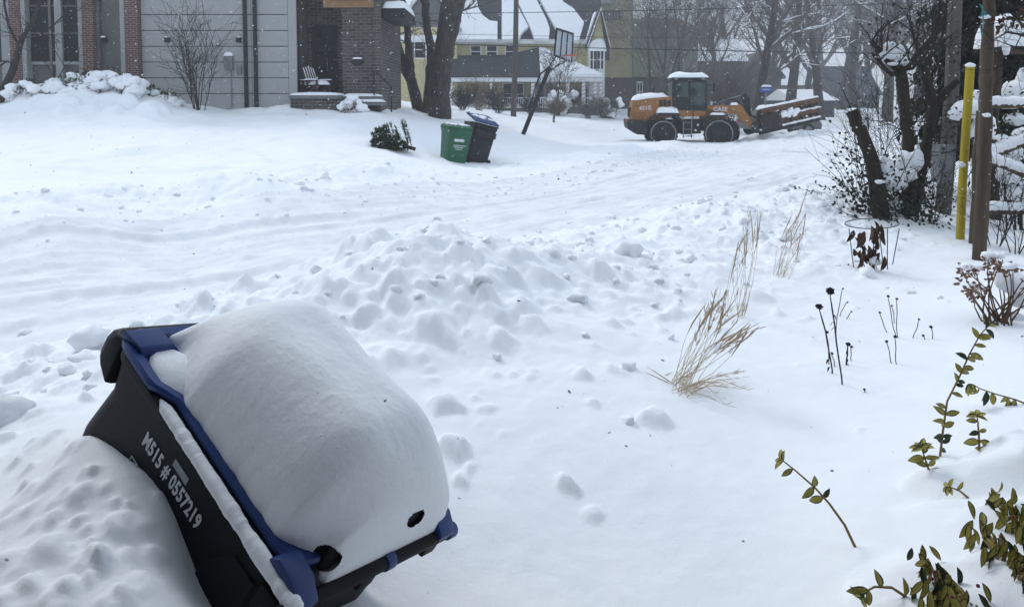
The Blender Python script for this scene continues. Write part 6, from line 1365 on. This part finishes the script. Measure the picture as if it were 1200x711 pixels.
    m = MB(); c = W(1152, 12, dp - .1)
    for k in range(5): m.leaf(c, (r_.gauss(0, .6), -.3, r_.gauss(-.3, .8)), (0, -1, 0), .07, .02, .3, .4)
    m.tube([c, c + Vector((-.005, -.02, -.15)), c + Vector((-.02, -.02, -.3))], [.006, .005, .002], 5); tag(m.build('ribbon', 'ribbon_teal', fix=False), 'small teal ribbon tied high on the foremost log post', 'ribbon')
    for px, d, H, n, sd, lab in ((1100, 9.2, .9, 12, 1, 'low twiggy shrub at the foot of the weathered pole'), (1172, 8.0, 1.0, 14, 2, 'twiggy shrub tangled under the lowest rail'), (1195, 7.6, .9, 12, 3, 'twiggy shrub at the right edge beside the dried hydrangea'), (1085, 11.5, 1.6, 16, 4, 'tall thin twiggy shrub behind the forked tree'), (1192, 9.8, 2.4, 14, 5, 'tall twiggy shrub behind the rails at the right edge'), (1110, 11.2, 2.2, 14, 6, 'thin upright twigs behind the weathered pole'), (1030, 10.4, 1.6, 18, 7, 'bare twiggy bush just behind the stub of the forked tree'), (1062, 10.6, 2.4, 16, 8, 'tall bare shoots between the stems of the forked tree')):
        x = xa(px, d); bare_shrub('twiggy_shrub', lab, (x, d, gz(x, d)), H, max(4, n // 3), .5, 200 + sd, .007, 'twiggy garden shrubs', 'twig', 2, .002)
right_side()

# ---------------------------------------------------------------- falling snow and the hazy air
def flakes():
    r_ = random.Random(77); m = MB(); V, F = ico(1)
    base = [(v.x, v.y, v.z) for v in V]; vs = []; fs = []
    def flake(x, y, z, r):
        o = len(vs); e = r_.uniform(1, 1.9); a = r_.uniform(-.9, .3); c, s = math.cos(a), math.sin(a)
        for bx_, by, bz in base:
            k = r_.uniform(.7, 1.25); px = bx_ * r * e * k; pz = bz * r * k; vs.append((x + px * c - pz * s, y + by * r * k, z + px * s + pz * c))
        fs.extend([tuple(i + o for i in f) for f in F])
    octo = [(1, 0, 0), (-1, 0, 0), (0, 1, 0), (0, -1, 0), (0, 0, 1), (0, 0, -1)]; of = [(0, 2, 4), (2, 1, 4), (1, 3, 4), (3, 0, 4), (2, 0, 5), (1, 2, 5), (3, 1, 5), (0, 3, 5)]
    for i in range(650):
        y = r_.uniform(.9, 4.5); x = r_.uniform(-1, 1) * (.8 * y + .8); z = r_.uniform(.1, 2.6)
        if z > gz(x, y) + .1: flake(x, y, z, r_.uniform(.0011, .0026))
    for i in range(7000):
        y = 4.5 + 24 * r_.random() ** 1.1; x = r_.uniform(-1, 1) * (.75 * y + 1); z = r_.uniform(.2, 1.9 + y * .16); r = r_.uniform(.0022, .0062)
        if z < gz(x, y) + .05: continue
        o = len(vs); vs.extend([(x + a * r * r_.uniform(.8, 1.7), y + b * r, z + c * r) for a, b, c in octo]); fs.extend([tuple(k + o for k in f) for f in of])
    me = bpy.data.meshes.new('falling_snow'); me.from_pydata(vs, [], fs); me.materials.append(MATS['flake']); me.shade_smooth(); o = bpy.data.objects.new('falling_snow', me); COL.objects.link(o)
    o['kind'] = 'stuff'; o['label'] = 'snowflakes falling through the air'; o['category'] = 'snowflakes'
flakes()
def haze():
    me = MB().bx(-170, 170, -14, 178, -2.5, 30); o = me.build('haze', 'flake'); o.data.materials.clear()
    m = bpy.data.materials.new('haze'); m.use_nodes = True; n = m.node_tree.nodes; n.remove(n['Principled BSDF']); v = n.new('ShaderNodeVolumePrincipled'); v.inputs['Color'].default_value = (.86, .9, .96, 1); v.inputs['Density'].default_value = .0035; v.inputs['Anisotropy'].default_value = .2
    m.node_tree.links.new(v.outputs[0], n['Material Output'].inputs['Volume']); o.data.materials.append(m); o['kind'] = 'stuff'; o['label'] = 'pale haze of falling snow'
haze()
for o in bpy.data.objects:
    if '_o' in o: del o['_o']
